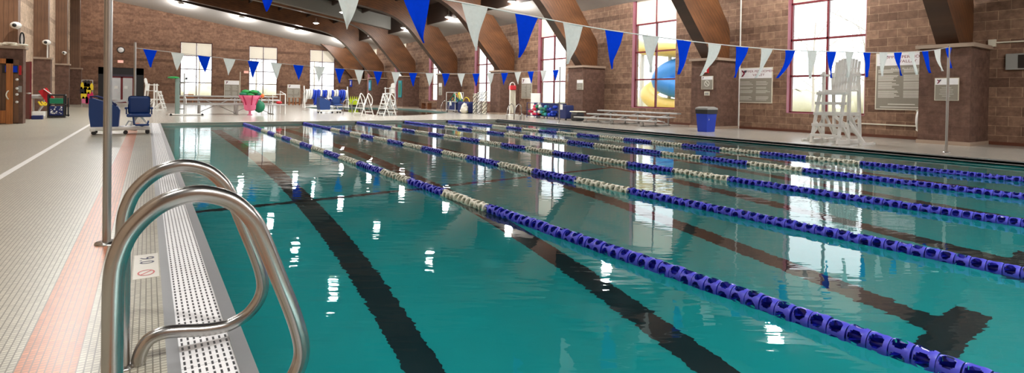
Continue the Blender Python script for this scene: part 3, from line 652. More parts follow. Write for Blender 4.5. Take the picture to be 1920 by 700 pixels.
# ------------------------------------------------------------------ goal, pink basket, ball
t = thing('water_goal', 'grey green goal post with bright green hoop beside the far bleacher', 'pool goal', (1.3, 29.2, 0))
MB().rbox(-.26, -.14, .02, -.08, .14, 1.72, .03).build('main_post', 'posts', t)
mb = MB(); mb.bar((.1, 0, .04), (.1, 0, 1.95), .09, .05); mb.bar((.14, 0, .3), (-.1, 0, .3), .05); mb.bar((.14, 0, 1.5), (-.1, 0, 1.5), .05); mb.build('rear_post', 'grey', t)
mb = MB(); mb.lathe([(.0, 1.70), (.16, 1.69), (.24, 1.72), (.23, 1.76), (.1, 1.79), (0, 1.79)], (-.32, 0, 0), 18); mb.build('hoop', 'grass_green', t)
mb = MB(); mb.rbox(-.5, -.3, .02, .9, .3, .07, .02); mb.build('base', 'white', t)
for x in (-.42, .82):
    mb = MB(); mb.cyl((x, -.3, .045), (x, -.24, .045), .045); mb.build('caster', 'black', t)
mb = MB(); mb.cyl((.14, -.02, 1.72), (.22, -.02, 1.70), .05); mb.build('clamp_knob', 'black', t)

t = thing('mesh_basket', 'flared pink mesh basket full of green floats in front of the far bleacher', 'basket', (4.15, 29.0, 0))
mb = MB(); mb.lathe([(.1, .0), (.13, .02), (.06, .05), (.05, .2), (.2, .24), (.26, .3), (.28, .6), (.38, .78), (.5, .96), (.49, .97), (.37, .79), (.27, .6)], (0, 0, 0), 24); mb.build('basket_body', 'pink', t)
mb = MB()
for k in range(7):
    a = 2*PI*k/7+.3; mb.bar((.27*math.cos(a), .27*math.sin(a), .5), (.5*math.cos(a), .5*math.sin(a), .97), .05, .02)
mb.build('basket_rib', 'magenta', t)
rr = random.Random(3)
for k, (dx, dz, col) in enumerate([(-.3, 0, 'green'), (-.08, .1, 'green'), (.15, .12, 'grass_green'), (.33, .02, 'green'), (.02, -.02, 'grass_green'), (-.2, .12, 'grass_green'), (.25, .1, 'green')]):
    mb = MB(); mb.ball((0, 0, 0), .17, (1.1, .9, .62), 16, .10, rr); o = mb.build('foam_float', col, loc=(4.15+dx, 29.0+rr.uniform(-.12, .12), 1.02+dz))
    tag(o, 'crumpled green foam float heaped in the pink mesh basket', 'pool float', 'green floats in the pink basket')
mb = MB(); mb.ball((0, 0, 0), .12, seg=18); tag(mb.build('ball', 'orange_p', loc=(4.72, 29.3, .95)), 'orange ball on the rail right of the pink basket', 'ball')
mb = MB(); mb.cyl((4.72, 29.3, .0), (4.72, 29.3, .84), .02); mb.lathe([(.05, .84), (.09, .87)], (4.72, 29.3, 0)); tag(mb.build('ball_stand', 'white'), 'thin white stand carrying the orange ball', 'stand')
mb = MB(); mb.ball((0, 0, 0), .1, (1.5, 1, .8), 16); tag(mb.build('ball', 'red', loc=(5.62, 29.75, .61)), 'red ball lying on the bleacher seat near its white end rail', 'ball')
mb = MB(); mb.ball((0, 0, 0), .26, (1, .8, 1.2), 16, .05, rr); tag(mb.build('float_bag', 'green', loc=(4.62, 29.35, .42)), 'dark green bag hanging behind the pink basket', 'bag')

# ------------------------------------------------------------------ reel of lane ropes, A-frame ladders, rails at the far pool
t = thing('lane_rope_reel', 'storage reel draped with blue and white lane ropes behind the second pool lift', 'reel', (10.1, 37.6, .12))
mb = MB()
for s in (-1, 1):
    x = s*1.45; mb.bar((x, -.35, -.1), (x, .35, -.1), .05); mb.bar((x, -.35, .04), (x, .35, .04), .07); mb.bar((x, -.3, .04), (x, 0, 1.5), .06); mb.bar((x, .3, .04), (x, 0, 1.05), .05)
mb.bar((-1.45, -.3, .1), (1.45, -.3, .1), .05); mb.build('frame', 'white', t)
MB().cyl((-1.5, 0, .95), (1.5, 0, .95), .08).build('drum', 'grey', t)
rr = random.Random(5)
for k in range(18):
    x = lerp(-1.32, 1.32, k/17); R = .24+.05*rr.random(); mb = MB()
    drop = rr.choice((0, 0, .25, .45)); mb.tube([(x+.04*math.sin(q), R*math.cos(q), .95+R*math.sin(q)-(drop*max(0, -math.sin(q)))) for q in [2*PI*i/18 for i in range(18)]], .07, 8, True)
    mb.build('rope_coil', 'white' if k in (0, 1, 2, 6, 9, 10, 12, 13, 17) else 'blue', t)

def aframe(lab, loc, rz):
    t = thing('step_ladder', lab, 'pool ladder', loc, rz)
    for s in (-1, 1):
        y = s*.3; MB().tube(smooth_path([(-.4, y, 0), (-.08, y, .85), (.02, y, 1.13), (.12, y, 1.12), (.3, y, .88), (.28, y, .62), (.2, y, .55)], 4), .024, 8).build('handrail', 'white', t)
        MB().cyl((.0, y, 1.05), (.4, y, 0), .022).build('rear_leg', 'white', t)
    for z in (.15, .4, .65):
        x = lerp(-.4, -.08, z/.85); MB().rbox(x-.06, -.3, z-.015, x+.06, .3, z+.015, .005).build('step', 'white', t)
    MB().cyl((.32, -.3, .2), (.32, .3, .2), .02).build('cross_bar', 'white', t); return t
af = aframe('white A shaped step ladder on the far deck, nearer the second pool lift', (9.28, 27.4, 0), .35)
a2 = copy_tree(af); a2.location = (10.3, 26.85, 0); a2.rotation_euler = (0, 0, .25); tag(a2, 'white A shaped step ladder on the far deck, nearer the distant lifeguard chair', 'pool ladder')
for i, (x, y, lab) in enumerate(((8.9, 29.2, 'thin steel grab rail right of the second pool lift, left one of three'), (9.35, 29.1, 'thin steel grab rail right of the second pool lift, middle one of three'), (10.0, 29.6, 'looped steel grab rail beside the first white step ladder'))):
    t = thing('grab_rail', lab, 'grab rail', (x, y, 0)); MB().tube(smooth_path([(-.14, 0, 0), (-.14, 0, .6), (-.05, 0, .78), (.08, 0, .8), (.2, 0, .66), (.33, 0, .34), (.38, 0, .12)], 4), .022, 8).build('rail_tube', 'steel', t)
# lime paddles
t = thing('float_bin', 'dark bin under the lime green foam paddles beyond the far pool', 'bin', (14.9, 46.75, 0)); MB().rbox(-.4, -.25, 0, .4, .25, .18, .03).build('bin_body', 'black', t)
for k in range(6):
    mb = MB(); mb.prism([(-.07, 0), (.07, 0), (.085, .35), (.02, .75), (-.05, .4)], -.03, .03); o = mb.build('foam_paddle', 'lime', loc=(14.56+.135*k, 46.75, .19)); o.rotation_euler = (0, .08*(k-2.5), 0)
    tag(o, 'pointed lime green foam paddle standing in a row beyond the far pool', 'foam paddle', 'lime foam paddles')

# ------------------------------------------------------------------ things along the right wall
def panel_sign(lab, loc, rz, w, h, head=.22, lines=(), cols=2, title=None, logo=True, head_text=None, cat='sign', name='wall_sign', body='sign_grey', tail=()):
    t = thing(name, lab, cat, loc, rz)
    mb = MB(); f = .03*min(1, w); mb.box(-w/2, -.03, -h/2, w/2, 0, h/2); mb.build('frame', 'cream', t)
    zh = h/2-f-head*h
    tp = MB().box(-w/2+f, -.034, -h/2+f, w/2-f, -.028, zh).build('text_panel', body, t)
    hd = MB().box(-w/2+f, -.034, zh, w/2-f, -.028, h/2-f).build('header', 'sign_white', t)
    if logo:
        s = head*h*.32; cx, cz = -w/2+f+s*1.6, zh+head*h*.5
        mb = MB(); mb.prism([(cx-s, cz+s), (cx-s*.35, cz+s), (cx+s*.35, cz), (cx-s*.35, cz-s), (cx-s, cz-s), (cx-s*.2, cz)], -.038, -.034); mb.build('emblem', 'sign_red', hd)
        mb = MB(); mb.prism([(cx+s*.2, cz+s), (cx+s, cz+s), (cx+s*.45, cz+s*.1), (cx-s*.05, cz+s*.55)], -.038, -.034); mb.build('emblem_wing', 'sign_dark', hd)
    if head_text:
        for i, tx in enumerate(head_text): mb = MB(); mb.text(tx, head*h*.24, w*.1, zh+head*h*(.68-.36*i), -.037, sx=1.15); mb.build('header_lettering', 'sign_red', hd)
    if title: m2 = MB(); m2.text(title, h*.035, 0, zh-h*.06, -.037, sx=1.2); m2.build('title_lettering', 'sign_line', tp)
    if lines:
        mb = MB(); rr = random.Random(int(w*1000)); cw = (w-2*f)/cols
        for c in range(cols):
            for (z0, z1, pitch) in lines:
                z = z0
                while z > z1:
                    x0 = -w/2+f+c*cw+cw*.07; x1 = x0+cw*rr.uniform(.55, .86); zz = -h/2+z*h; mb.box(x0, -.0365, zz-.006*h, x1, -.034, zz+.004*h); z -= pitch
        mb.build('text_lines', 'sign_line', tp)
    if tail:
        mb = MB()
        for z, ww in tail: mb.box(-w*ww/2, -.0365, -h/2+z*h-.008*h, w*ww/2, -.034, -h/2+z*h+.006*h)
        mb.build('footer_lines', 'sign_line', tp)
    return t
RW = -PI/2
panel_sign('large taupe pool rules board on the brick wall right of the big lifeguard chair', (XR, 7.13, 1.81), RW, 1.47, 1.82, .21, [(.70, .64, .022), (.6, .5, .022), (.48, .36, .022), (.33, .2, .022)], 2, 'POOL RULES', True, ('UPPER PERKIOMEN', 'VALLEY'), tail=((.1, .5), (.05, .8)))
panel_sign('mid sized taupe rules board between the blue bin pier and the tall near window', (XR, 12.05, 1.72), RW, 1.40, 1.38, .28, [(.6, .5, .04), (.44, .4, .03), (.35, .28, .03), (.18, .08, .03)], 2, None, True, ('UPPER PERKIOMEN', 'VALLEY'))
panel_sign('small taupe notice on the brick pier behind the near flag pole', (18.12, 5.53, 1.52), RW, .54, .62, .27, (), 1, None, True, None, tail=((.56, .4), (.47, .55), (.38, .5), (.29, .6), (.2, .35)))
s = panel_sign('square sign with crossed out circle on the pier above the blue bin', (18.12, 13.15, 1.79), RW, .52, .52, .24, (), 1, None, True, None, tail=((.1, .6),))
mb = MB(); n = 28; mb.add([(r_*math.cos(2*PI*i/n), -.038, -.03+r_*math.sin(2*PI*i/n)) for r_ in (.12, .095) for i in range(n)], [(i, (i+1) % n, n+(i+1) % n, n+i) for i in range(n)]); mb.bar((-.07, -.038, .04), (.07, -.038, -.10), .025, .002, (0, 1, 0)); mb.build('crossed_circle', 'sign_line', s)
panel_sign('small taupe sign on the pier left of the low bleacher', (18.12, 20.62, 1.78), RW, .46, .5, .3, (), 1, None, False, None, tail=((.5, .3), (.35, .3), (.2, .5)))
panel_sign('taupe board with white header behind the red topped rescue stand', (XR, 27.3, 1.67), RW, 1.1, 1.3, .26, [(.65, .1, .05)], 2, None, True)
panel_sign('narrow tall taupe board on the wall left of the red topped rescue stand', (XR, 30.85, 1.74), RW, .5, 1.75, .14, [(.8, .1, .05)], 1, None, True)
panel_sign('small white headed notice on the pier behind the far float cart', (18.12, 36.3, 1.6), RW, .5, .9, .3, [(.55, .2, .06)], 1, None, False)
panel_sign('taupe rules board on the back wall between the first two windows', (6.75, YB, 1.4), 0, 1.3, 1.68, .22, [(.7, .4, .05), (.34, .06, .05)], 2, None, True)
panel_sign('taupe rules board on the back wall between the last two windows', (12.45, YB, 1.12), 0, 1.25, 1.75, .2, [(.7, .4, .05), (.34, .06, .05)], 2, None, True)
def slab(name, mat, lab, cat, b, parts=()):
    mb = MB(); mb.rbox(*b, min(.01, .2*min(abs(b[3]-b[0]), abs(b[4]-b[1]), abs(b[5]-b[2])))); o = mb.build(name, mat); tag(o, lab, cat)
    for nm, m, bb in parts: MB().box(*bb).build(nm, m, o)
    return o
slab('fire_alarm', 'red', 'red fire alarm box on the pier above the crossed out circle sign', 'fire alarm', (18.06, 13.09, 2.17, 18.12, 13.29, 2.42), (('strobe', 'white', (18.04, 13.15, 2.2, 18.06, 13.23, 2.29)),))
slab('wall_plate', 'cream', 'small cream wall plate below the crossed out circle sign', 'wall plate', (18.09, 13.03, 1.29, 18.12, 13.27, 1.45), (('button_strip', 'grey', (18.08, 13.07, 1.33, 18.09, 13.23, 1.41)),))
slab('scoreboard', 'grey', 'grey framed black display panel high on the wall at the right edge', 'display', (19.5, 3.2, 2.08, XR-.005, 4.66, 2.52), (('display_face', 'screen', (19.49, 3.25, 2.12, 19.5, 4.4, 2.48)),))
slab('wall_speaker', 'grey', 'dark box in a grey frame on the wall left of the low bleacher', 'display', (19.5, 22.62, 2.03, XR, 23.28, 2.46), (('display_face', 'screen', (19.49, 22.66, 2.07, 19.5, 23.1, 2.42)),))
o = slab('conduit', 'cream', 'pale conduit running along the wall above the display at the right', 'conduit', (19.54, 2.0, 2.83, XR-.005, 5.0, 2.87), (('junction_box', 'cream', (19.5, 4.88, 2.74, 19.595, 5.04, 2.94)),))
slab('conduit', 'cream', 'pale conduit low on the wall behind the big lifeguard chair', 'conduit', (19.56, 6.2, .40, XR, 8.9, .44))
slab('conduit', 'cream', 'thin vertical conduit on the back wall beside the second window', 'conduit', (7.45, YB-.04, .1, 7.5, YB, 3.1))
slab('conduit', 'white', 'thin vertical conduit rising on the pier edge left of the tall near window', 'conduit', (19.55, 11.98+.72, 0, XR, 12.02+.72, 6))
# ring buoy hanging at the side of the pier
t = thing('ring_buoy', 'white ring buoy hanging on the side of the near pier', 'ring buoy', (18.85, 6.31, .62))
mb = MB(); mb.tube([(.0+.36*math.cos(a), 0, .36*math.sin(a)) for a in [2*PI*i/30 for i in range(30)]], .06, 12, True); mb.build('ring', 'white', t)
for a in (PI/4, 3*PI/4, 5*PI/4, 7*PI/4): MB().tube([(.36*math.cos(a)+.07*math.cos(q)*math.cos(a), .07*math.sin(q), .36*math.sin(a)+.07*math.cos(q)*math.sin(a)) for q in [2*PI*i/12 for i in range(12)]], .015, 6, True).build('band', 'cream', t)
mb = MB(); mb.tube([(0, 0, .42), (0, -.05, .5)], .015, 6); mb.build('hook', 'yellow', t)
# blue recycling bin
t = thing('recycling_bin', 'bright blue bin with grey lid and black liner by the pier', 'bin', (16.32, 11.86, 0))
def frustum(z0, z1, a0, a1): return [(sx*a0, sy*a0*.85, z0) for sx, sy in ((-1, -1), (1, -1), (1, 1), (-1, 1))]+[(sx*a1, sy*a1*.85, z1) for sx, sy in ((-1, -1), (1, -1), (1, 1), (-1, 1))]
FF = [(0, 3, 2, 1), (4, 5, 6, 7), (0, 1, 5, 4), (1, 2, 6, 5), (2, 3, 7, 6), (3, 0, 4, 7)]
MB().add(frustum(0, .66, .22, .27), FF).build('bin_body', 'blue', t); MB().add(frustum(.63, .78, .285, .29), FF).build('liner', 'black', t)
mb = MB(); mb.add(frustum(.78, .84, .30, .29), FF); mb.add(frustum(.84, .88, .29, .2), FF); mb.build('lid', 'grey', t)
mb = MB()
for k in range(3):
    a = 2*PI*k/3+PI/2; p = lambda q, r_: (r_*math.cos(q), r_*math.sin(q))
    A, B_, D = p(a-.5, .07), p(a+.75, .07), p(a+1.1, .045); mb.bar((-.262, A[0], .45+A[1]), (-.262, B_[0], .45+B_[1]), .022, .004, (1, 0, 0)); mb.bar((-.262, B_[0], .45+B_[1]), (-.262, D[0], .45+D[1]), .03, .004, (1, 0, 0))
mb.v = [(x-.0, y, z) for x, y, z in mb.v]; o = mb.build('recycling_symbol', 'sign_line', t); o.rotation_euler = (0, 0, .75); o.location = (0, 0, 0)
# toy rack, bins
t = thing('toy_rack', 'blue framed wire rack of pool toys below the window', 'rack', (17.4, 22.5, 0))
mb = MB()
for y in (-1.35, -.45, .45, 1.35):
    for x in (-.25, .25): mb.cyl((x, y, 0), (x, y, .82), .02, seg=8)
for z in (.12, .45, .8):
    for x in (-.25, .25): mb.cyl((x, -1.35, z), (x, 1.35, z), .016, seg=8)
mb.build('rack_frame', 'navy', t)
mb = MB(); mb.box(-.24, -1.33, .1, .24, 1.33, .12); mb.build('shelf', 'black', t)
mb = MB(); mb.box(.25, -1.33, .12, .26, 1.33, .78); mb.build('back_net', 'navy', t)
rr = random.Random(11)
toys = [('red', 'red foam float in the toy rack', 6), ('magenta', 'magenta foam float in the toy rack', 5), ('green', 'green foam float in the toy rack', 7), ('blue', 'blue foam float in the toy rack', 8), ('white', 'white foam float in the toy rack', 5), ('teal', 'teal foam float in the toy rack', 5)]
for col, lab, cnt in toys:
    for k in range(cnt):
        y = {'red': .75, 'magenta': 1.0, 'green': .1, 'blue': -.5, 'white': .7, 'teal': -.2}[col]+rr.uniform(-.4, .4)
        mb = MB(); mb.ball((0, 0, 0), .13, (1, 1.1, .75), 12, .08, rr); o = mb.build('foam_float', col, loc=(17.28+rr.uniform(-.08, .08), 22.5+y, .22+.13*(k % 4)+(.12 if col == 'white' else 0)))
        tag(o, lab, 'pool float', col+' floats in the toy rack')
t = thing('swim_trolley', 'navy bin trolley with a white notice at the right end of the toy rack', 'trolley', (17.15, 20.55, 0))
MB().rbox(-.25, -.32, .08, .25, .32, .74, .05).build('bin_body', 'navy', t); MB().box(-.262, -.05, .52, -.25, .18, .78).build('notice', 'white', t)
mb = MB(); mb.tube([(-.2, .34, .7), (-.2, .38, .85), (.2, .38, .85), (.2, .34, .7)], .015, 8); mb.build('handle', 'black', t)
for x, y in ((-.2, -.25), (-.2, .25), (.2, -.25), (.2, .25)): MB().cyl((x, y-.02, .045), (x, y+.02, .045), .045).build('caster', 'black', t)
t = thing('duffel_bag', 'black bag with pale top on the deck left of the low bleacher', 'bag', (17.15, 19.7-.02, 0)); MB().rbox(-.25, -.26, 0, .25, .26, .42, .1).build('bag_body', 'black', t); MB().rbox(-.27, -.3, .42, .27, .28, .48, .02).build('bag_top', 'cream', t)
slab('foam_board', 'white', 'tall white board leaning at the left end of the toy rack', 'board', (17.75, 23.5, 0, 17.8, 24.35, 1.33))
# rescue stand with red top
t = thing('rescue_stand', 'white rope hung rescue stand with red top beside the steel rails', 'rescue stand', (18.3, 27.0, 0))
mb = MB(); mb.cyl((-.18, 0, 0), (-.18, 0, 1.75), .03); mb.cyl((.18, 0, 0), (.18, 0, 1.75), .03); mb.tube(smooth_path([(-.18, 0, 1.7), (-.15, 0, 1.9), (0, 0, 1.98), (.15, 0, 1.9), (.18, 0, 1.7)], 4), .03, 8); mb.rbox(-.3, -.25, 0, .3, .25, .05, .02); mb.build('frame', 'white', t)
for k in range(7):
    x = -.18+.06*k; MB().tube([(x+.02*math.sin(z*9+k), -.07+.03*math.cos(z*7+k), .12+z*1.4) for z in [i/10 for i in range(11)]], .02, 8).build('hung_rope', 'cream', t)
MB().rbox(-.2, -.16, 1.52, .2, .14, 1.8, .05).build('rescue_pack', 'red', t)
for i, (x, y, lab) in enumerate(((14.9, 21.95, 'steel pool exit rail in front of the rescue stand, left of the pair'), (15.0, 21.45, 'steel pool exit rail in front of the rescue stand, right of the pair'))):
    t = thing('grab_rail', lab, 'grab rail', (x, y, 0), .35); MB().tube(smooth_path([(.12, 0, 0), (.12, 0, .5), (.06, 0, .68), (-.1, 0, .76), (-.3, 0, .66), (-.42, 0, .4), (-.48, 0, 0.02)], 4), .022, 8).build('rail_tube', 'steel', t)
t = thing('grab_rail', 'short low steel loop on the pool edge right of the exit rails', 'grab rail', (14.72, 20.85, 0), .3); MB().tube(smooth_path([(-.16, 0, 0), (-.15, 0, .2), (0, 0, .3), (.12, 0, .2), (.13, 0, 0)], 4), .022, 8).build('rail_tube', 'steel', t)
# far float cart
t = thing('float_cart', 'white framed cart heaped with colourful foam noodles at the wall between windows', 'cart', (17.3, 32.4, 0))
mb = MB()
for y in (-.55, .75):
    for x in (-.3, .3): mb.cyl((x, y, .08), (x, y, 1.36), .025, seg=8)
for z in (.14, .7, 1.34):
    mb.tube([(-.3, -.55, z), (.3, -.55, z), (.3, .75, z), (-.3, .75, z)], .02, 8, True)
mb.build('cart_frame', 'white', t)
MB().rbox(-.28, -.5, .1, .28, .7, .72, .03).build('cart_bin', 'navy', t); MB().box(-.3, .0, .45, -.285, .3, .75).build('notice', 'white', t)
for x in (-.25, .25):
    for y in (-.5, .7): MB().cyl((x, y-.02, .05), (x, y+.02, .05), .05).build('caster', 'black', t)
cols = ['green', 'teal', 'yellow', 'green', 'orange_p', 'teal', 'navy', 'green', 'white', 'yellow', 'navy', 'green']
cn = {'orange_p': 'orange', 'navy': 'dark blue'}
for k, c in enumerate(cols):
    y0 = 31.6+.13*(k % 8); a = rr.uniform(-.5, .5); h = .82+.06*(k % 5)
    pts = smooth_path([(17.15, y0-.45, h-.1), (17.25, y0, h+.22+.1*math.sin(k)), (17.35, y0+.45*math.cos(a), h+.1), (17.3, y0+.8, h-.25)], 4)
    tag(MB().tube(pts, .045, 8).build('foam_noodle', c), cn.get(c, c)+' foam noodle draped over the white framed cart', 'foam noodle', cn.get(c, c)+' noodles on the white cart')
t = thing('toy_bag', 'large navy bag beside the white framed noodle cart', 'bag', (17.3, 30.75, 0)); MB().rbox(-.35, -.75, 0, .35, .75, .74, .12).build('bag_body', 'navy', t); MB().tube(smooth_path([(-.1, -.5, .7), (-.1, -.3, .95), (-.1, .1, 1.0), (-.1, .4, .72)], 4), .03, 8).build('bag_strap', 'yellow', t)
t = thing('ball_net', 'white net of pale balls leaning on the navy bag', 'net bag', (16.75, 30.15, 0)); mb = MB(); mb.lathe([(.02, 0), (.2, .05), (.24, .3), (.15, .55), (.03, .68)], seg=14); mb.build('net', 'cream', t)
for k in range(9):
    a = k*2.4; z = .12+.055*k; r_ = .22-.012*k; tag(MB().ball((0, 0, 0), .085, seg=12).build('ball', 'white' if k % 3 else 'lime', loc=(16.75+r_*math.cos(a), 30.15+r_*math.sin(a), z)), 'pale ball in the white net by the navy bag', 'ball', 'pale balls in the net')
for i, (x, y, h, c, lab) in enumerate(((17.0, 29.2, 1.3, 'cream', 'upright stack of pale float discs in front of the window, left of three'), (17.05, 28.75, 1.35, 'white', 'upright stack of white float discs in front of the window, middle of three'), (17.1, 28.25, 1.47, 'yellow', 'tall upright stack of yellowish float discs in front of the window'))):
    t = thing('disc_stack', lab, 'float stack', (x, y, 0)); n = int(h/.075)
    for k in range(n):
        z = .02+k*.075; MB().lathe([(.05, z), (.15, z+.005), (.15, z+.05), (.05, z+.06)], seg=14).build('float_disc', ('cream' if k % 2 else 'rope_white') if c != 'white' else 'white', t)
    mb = MB()
    for k in range(n):
        for q in range(4):
            a = q*PI/2+k*.5+.3; mb.ball((.147*math.cos(a), .147*math.sin(a), .05+k*.075), .034, seg=6)
    mb.build('disc_opening', 'black', t)
for i, (x, y, lab) in enumerate(((15.9, 31.2, 'thin steel rail in front of the noodle cart, left of the pair'), (16.15, 30.6, 'thin steel rail in front of the noodle cart, right of the pair'))):
    t = thing('grab_rail', lab, 'grab rail', (x, y, 0)); MB().tube(smooth_path([(.2, 0, 0), (.2, 0, .55), (.1, 0, .76), (-.08, 0, .76), (-.2, 0, .6), (-.28, 0, .3), (-.18, 0, .08), (.1, 0, .1)], 4), .02, 8).build('rail_tube', 'steel', t)
def bench(lab, loc, rz, L=1.4, h=.45, back=False, mat='brownwood'):
    t = thing('bench', lab, 'bench', loc, rz)
    mb = MB()
    for k in range(4): mb.rbox(-L/2, -.2+.1*k, h-.035, L/2, -.11+.1*k, h, .006)
    mb.build('seat', mat, t)
    for sx in (-1, 1): mb = MB(); mb.rbox(sx*(L/2-.1)-.03, -.18, 0, sx*(L/2-.1)+.03, .18, h-.035, .005); mb.build('leg', mat, t)
    MB().rbox(-L/2+.1, -.02, .12, L/2-.1, .02, .18, .005).build('stretcher', mat, t)
    if back:
        mb = MB()
        for z in (.6, .72, .84): mb.rbox(-L/2, .2, z-.05, L/2, .235, z+.04, .006)
        mb.build('backrest', mat, t)
    return t
bench('small brown wooden bench below the narrow window by the teal banner', (18.9, 40.4, 0), PI/2, 1.3, .5)
bench('brown wooden table bench against the back wall left of the first window', (1.55, 53, 0), 0, 1.3, .8)
bench('orange wooden chair like bench with slatted back under the first back window', (2.92, 53, 0), 0, .66, .45, True, 'orangewood')
bench('low brown bench right of the orange slatted bench under the first back window', (3.75, 53, 0), 0, .95, .55)
bench('long brown bench with backrest under the middle back window', (9.25, 53, 0), 0, 2.6, .45, True)
bench('orange brown bench below the last wall board, left of two', (11.05, 53, 0), 0, .55, .68, False, 'orangewood')
bench('orange brown bench below the last wall board, right of two', (11.62, 53, 0), 0, .55, .68, False, 'orangewood')
slab('banner', 'teal', 'long teal banner hanging on the pier right of the distant windows', 'banner', (18.05, 43.65, .9, 18.11, 44.35, 2.35), (('banner_print', 'green', (18.04, 43.8, 1.1, 18.05, 44.2, 2.1)),))
slab('banner', 'teal', 'short teal banner above the distant lifeguard chair', 'banner', (18.05, 51.3, 1.5, 18.11, 52.0, 2.5), (('banner_print', 'slide_blue', (18.04, 51.45, 1.7, 18.05, 51.85, 2.3)),))
slab('blue_sign', 'blue', 'small blue and white sign at the far corner of the window wall', 'sign', (18.05, 57.3, 1.9, 18.11, 58.0, 2.75), (('sign_print', 'white', (18.04, 57.5, 2.1, 18.05, 57.8, 2.5)),))

# ------------------------------------------------------------------ back wall and left side
t = thing('wall_clock', 'round white clock with black rim high on the back wall above the doors', 'clock', (-1.98, YB, 4.66))
mb = MB(); mb.lathe([(.0, -.02), (.25, -.02), (.25, 0)], seg=26, ax='y'); mb.build('clock_face', 'clockface', t); mb = MB(); mb.tube([(.26*math.cos(a), -.02, .26*math.sin(a)) for a in [2*PI*i/30 for i in range(30)]], .03, 8, True); mb.build('rim', 'black', t)
mb = MB(); mb.bar((0, -.03, 0), (.1, -.03, .06), .02, .005); mb.bar((0, -.03, 0), (-.05, -.03, .17), .015, .005); mb.build('hand', 'black', t)
for x, z, lab in ((-2.0, 3.64, 'lit exit sign above the dark entrance doors, under the clock'), (8.0, 3.1, 'small exit sign on the back wall left of the middle window')):
    t = thing('exit_sign', lab, 'exit sign', (x, YB, z)); MB().rbox(-.2, -.06, -.11, .2, 0, .11, .01).build('housing', 'exit', t); mb = MB(); mb.text('EXIT', .13, 0, 0, -.063, sx=1.0); mb.build('lettering', 'exit_red', t)
# glazed timber door and display at the left edge
MB().box(-7, 23.0, 0, -3.3, 23.45, 2.38).build('wall_vestibule_left', 'pier', kind='structure')
MB().box(-7, 22.94, 2.38, -3.24, 23.5, 2.46).build('trim_vestibule_cap', 'cap', kind='structure')
t = thing('timber_door', 'orange timber framed glass door at the far left edge', 'door', (-4.05, 22.93, 0))
mb = MB(); mb.box(-.52, -.04, 0, -.38, .03, 2.05); mb.box(.36, -.04, 0, .52, .03, 2.05); mb.box(-.52, -.04, 1.9, .52, .03, 2.05); mb.build('door_frame', 'orangewood', t)
MB().box(-.38, -.03, .02, .36, .02, .42).build('kick_panel', 'orangewood', t); MB().box(-.38, -.006, .42, .36, .0, 1.9).build('glass', 'glass', t)
MB().tube(smooth_path([(.42, -.04, .78), (.40, -.1, .82), (.38, -.11, .91), (.40, -.1, 1.0), (.42, -.04, 1.04)], 4), .018, 8).build('pull_handle', 'cream', t)
t = thing('wood_panel', 'timber wall panel with round white knobs right of the glazed door', 'panel', (-3.66, 22.985, 0)); MB().box(-1.0, -.02, .03, .26, 0, 2.03).build('panel_board', 'column', t)
for z in (.69, .93, 1.12, 1.4): MB().ball((.22, -.03, z), .042, seg=12).build('knob', 'white', t)
for z in (.6, .85, 1.3): MB().ball((-.26, -.05, z), .04, seg=10).build('bracket', 'black', t)
t = thing('television', 'small screen with blue picture on the timber panel by the glazed door', 'television', (-3.58, 22.955, 1.73)); MB().rbox(-.2, -.02, -.13, .17, .01, .13, .01).build('case', 'black', t); MB().box(-.13, -.025, -.1, -.02, -.02, .1).build('screen', 'tv', t); MB().box(.03, -.025, -.1, .15, -.02, .1).build('screen', 'tv', t)
mb = MB(); rr = random.Random(2)
for k in range(5):
    mb.tube([(-3.9+.13*k+.14*math.cos(a), 23.2+.1*math.sin(a), 2.49+.03*(k % 3)) for a in [2*PI*i/16 for i in range(16)]], .035, 8, True)
tag(mb.build('hose_coil', 'cream'), 'coiled white hose lying on the ledge above the glazed door', 'hose')
t = thing('convex_mirror', 'oval black rimmed mirror above the left ledge', 'mirror', (-3.36, 23.2, 2.7)); mb = MB(); mb.tube([(.05*math.cos(a), 0, .22*math.sin(a)) for a in [2*PI*i/24 for i in range(24)]], .02, 8, True); mb.build('rim', 'black', t); mb = MB(); mb.ball((0, 0, 0), .2, (.22, .05, 1), 16); mb.build('mirror_face', 'clockface', t); MB().bar((0, 0, -.24), (0, 0, -.22), .05).build('bracket', 'black', t)
for p, lab in (((-4.22, 28.0, 3.55), 'white dome security camera on the nearest left timber column'), ((-4.22, 35.6, 3.46), 'white dome security camera on a pole at the second left timber column'), ((-4.3, 43.3, 3.38), 'small white dome security camera near the third left timber column')):
    t = thing('security_camera', lab, 'security camera', p); sc_ = 1.0 if p[1] < 40 else .7
    mb = MB(); mb.ball((0, -.12, 0), .16*sc_, (1.1, 1, .85), 16); mb.build('housing', 'white', t); MB().ball((-.02, -.24, -.01), .075*sc_, seg=12).build('lens', 'black', t); MB().cyl((0, -.1, -.1), (0, .2, -.1), .03).build('mount', 'white', t)
    if 30 < p[1] < 40: MB().cyl((.02, -.02, -.78), (.02, -.02, -.1), .025).build('pole', 'white', t)
t = thing('red_door', 'dark red door leaf standing open at the left wall', 'door', (-3.53, 26.05, 0), 0)
mb = MB(); mb.bar((0, 0, 1.06), (-.28, .85, 1.06), .05, 2.1); mb.build('leaf', 'darkred', t); mb = MB(); mb.cyl((.0, .0, .95), (-.06, -.08, .95), .025); mb.cyl((-.06, -.08, .95), (-.12, .05, .95), .015); mb.build('lever_handle', 'alu', t)
slab('fire_extinguisher_sign', 'red', 'small red notice on the brick edge beside the red door', 'sign', (-3.42, 22.97, 1.55, -3.34, 23.0, 1.85))
slab('wall_switch', 'grey', 'grey control box on the brick edge beside the red door', 'control box', (-3.42, 22.96, 1.0, -3.33, 23.0, 1.2))
slab('step_box', 'navy', 'small dark blue block on the floor beside the red door', 'block', (-3.5, 26.0, 0, -3.2, 26.3, .14))
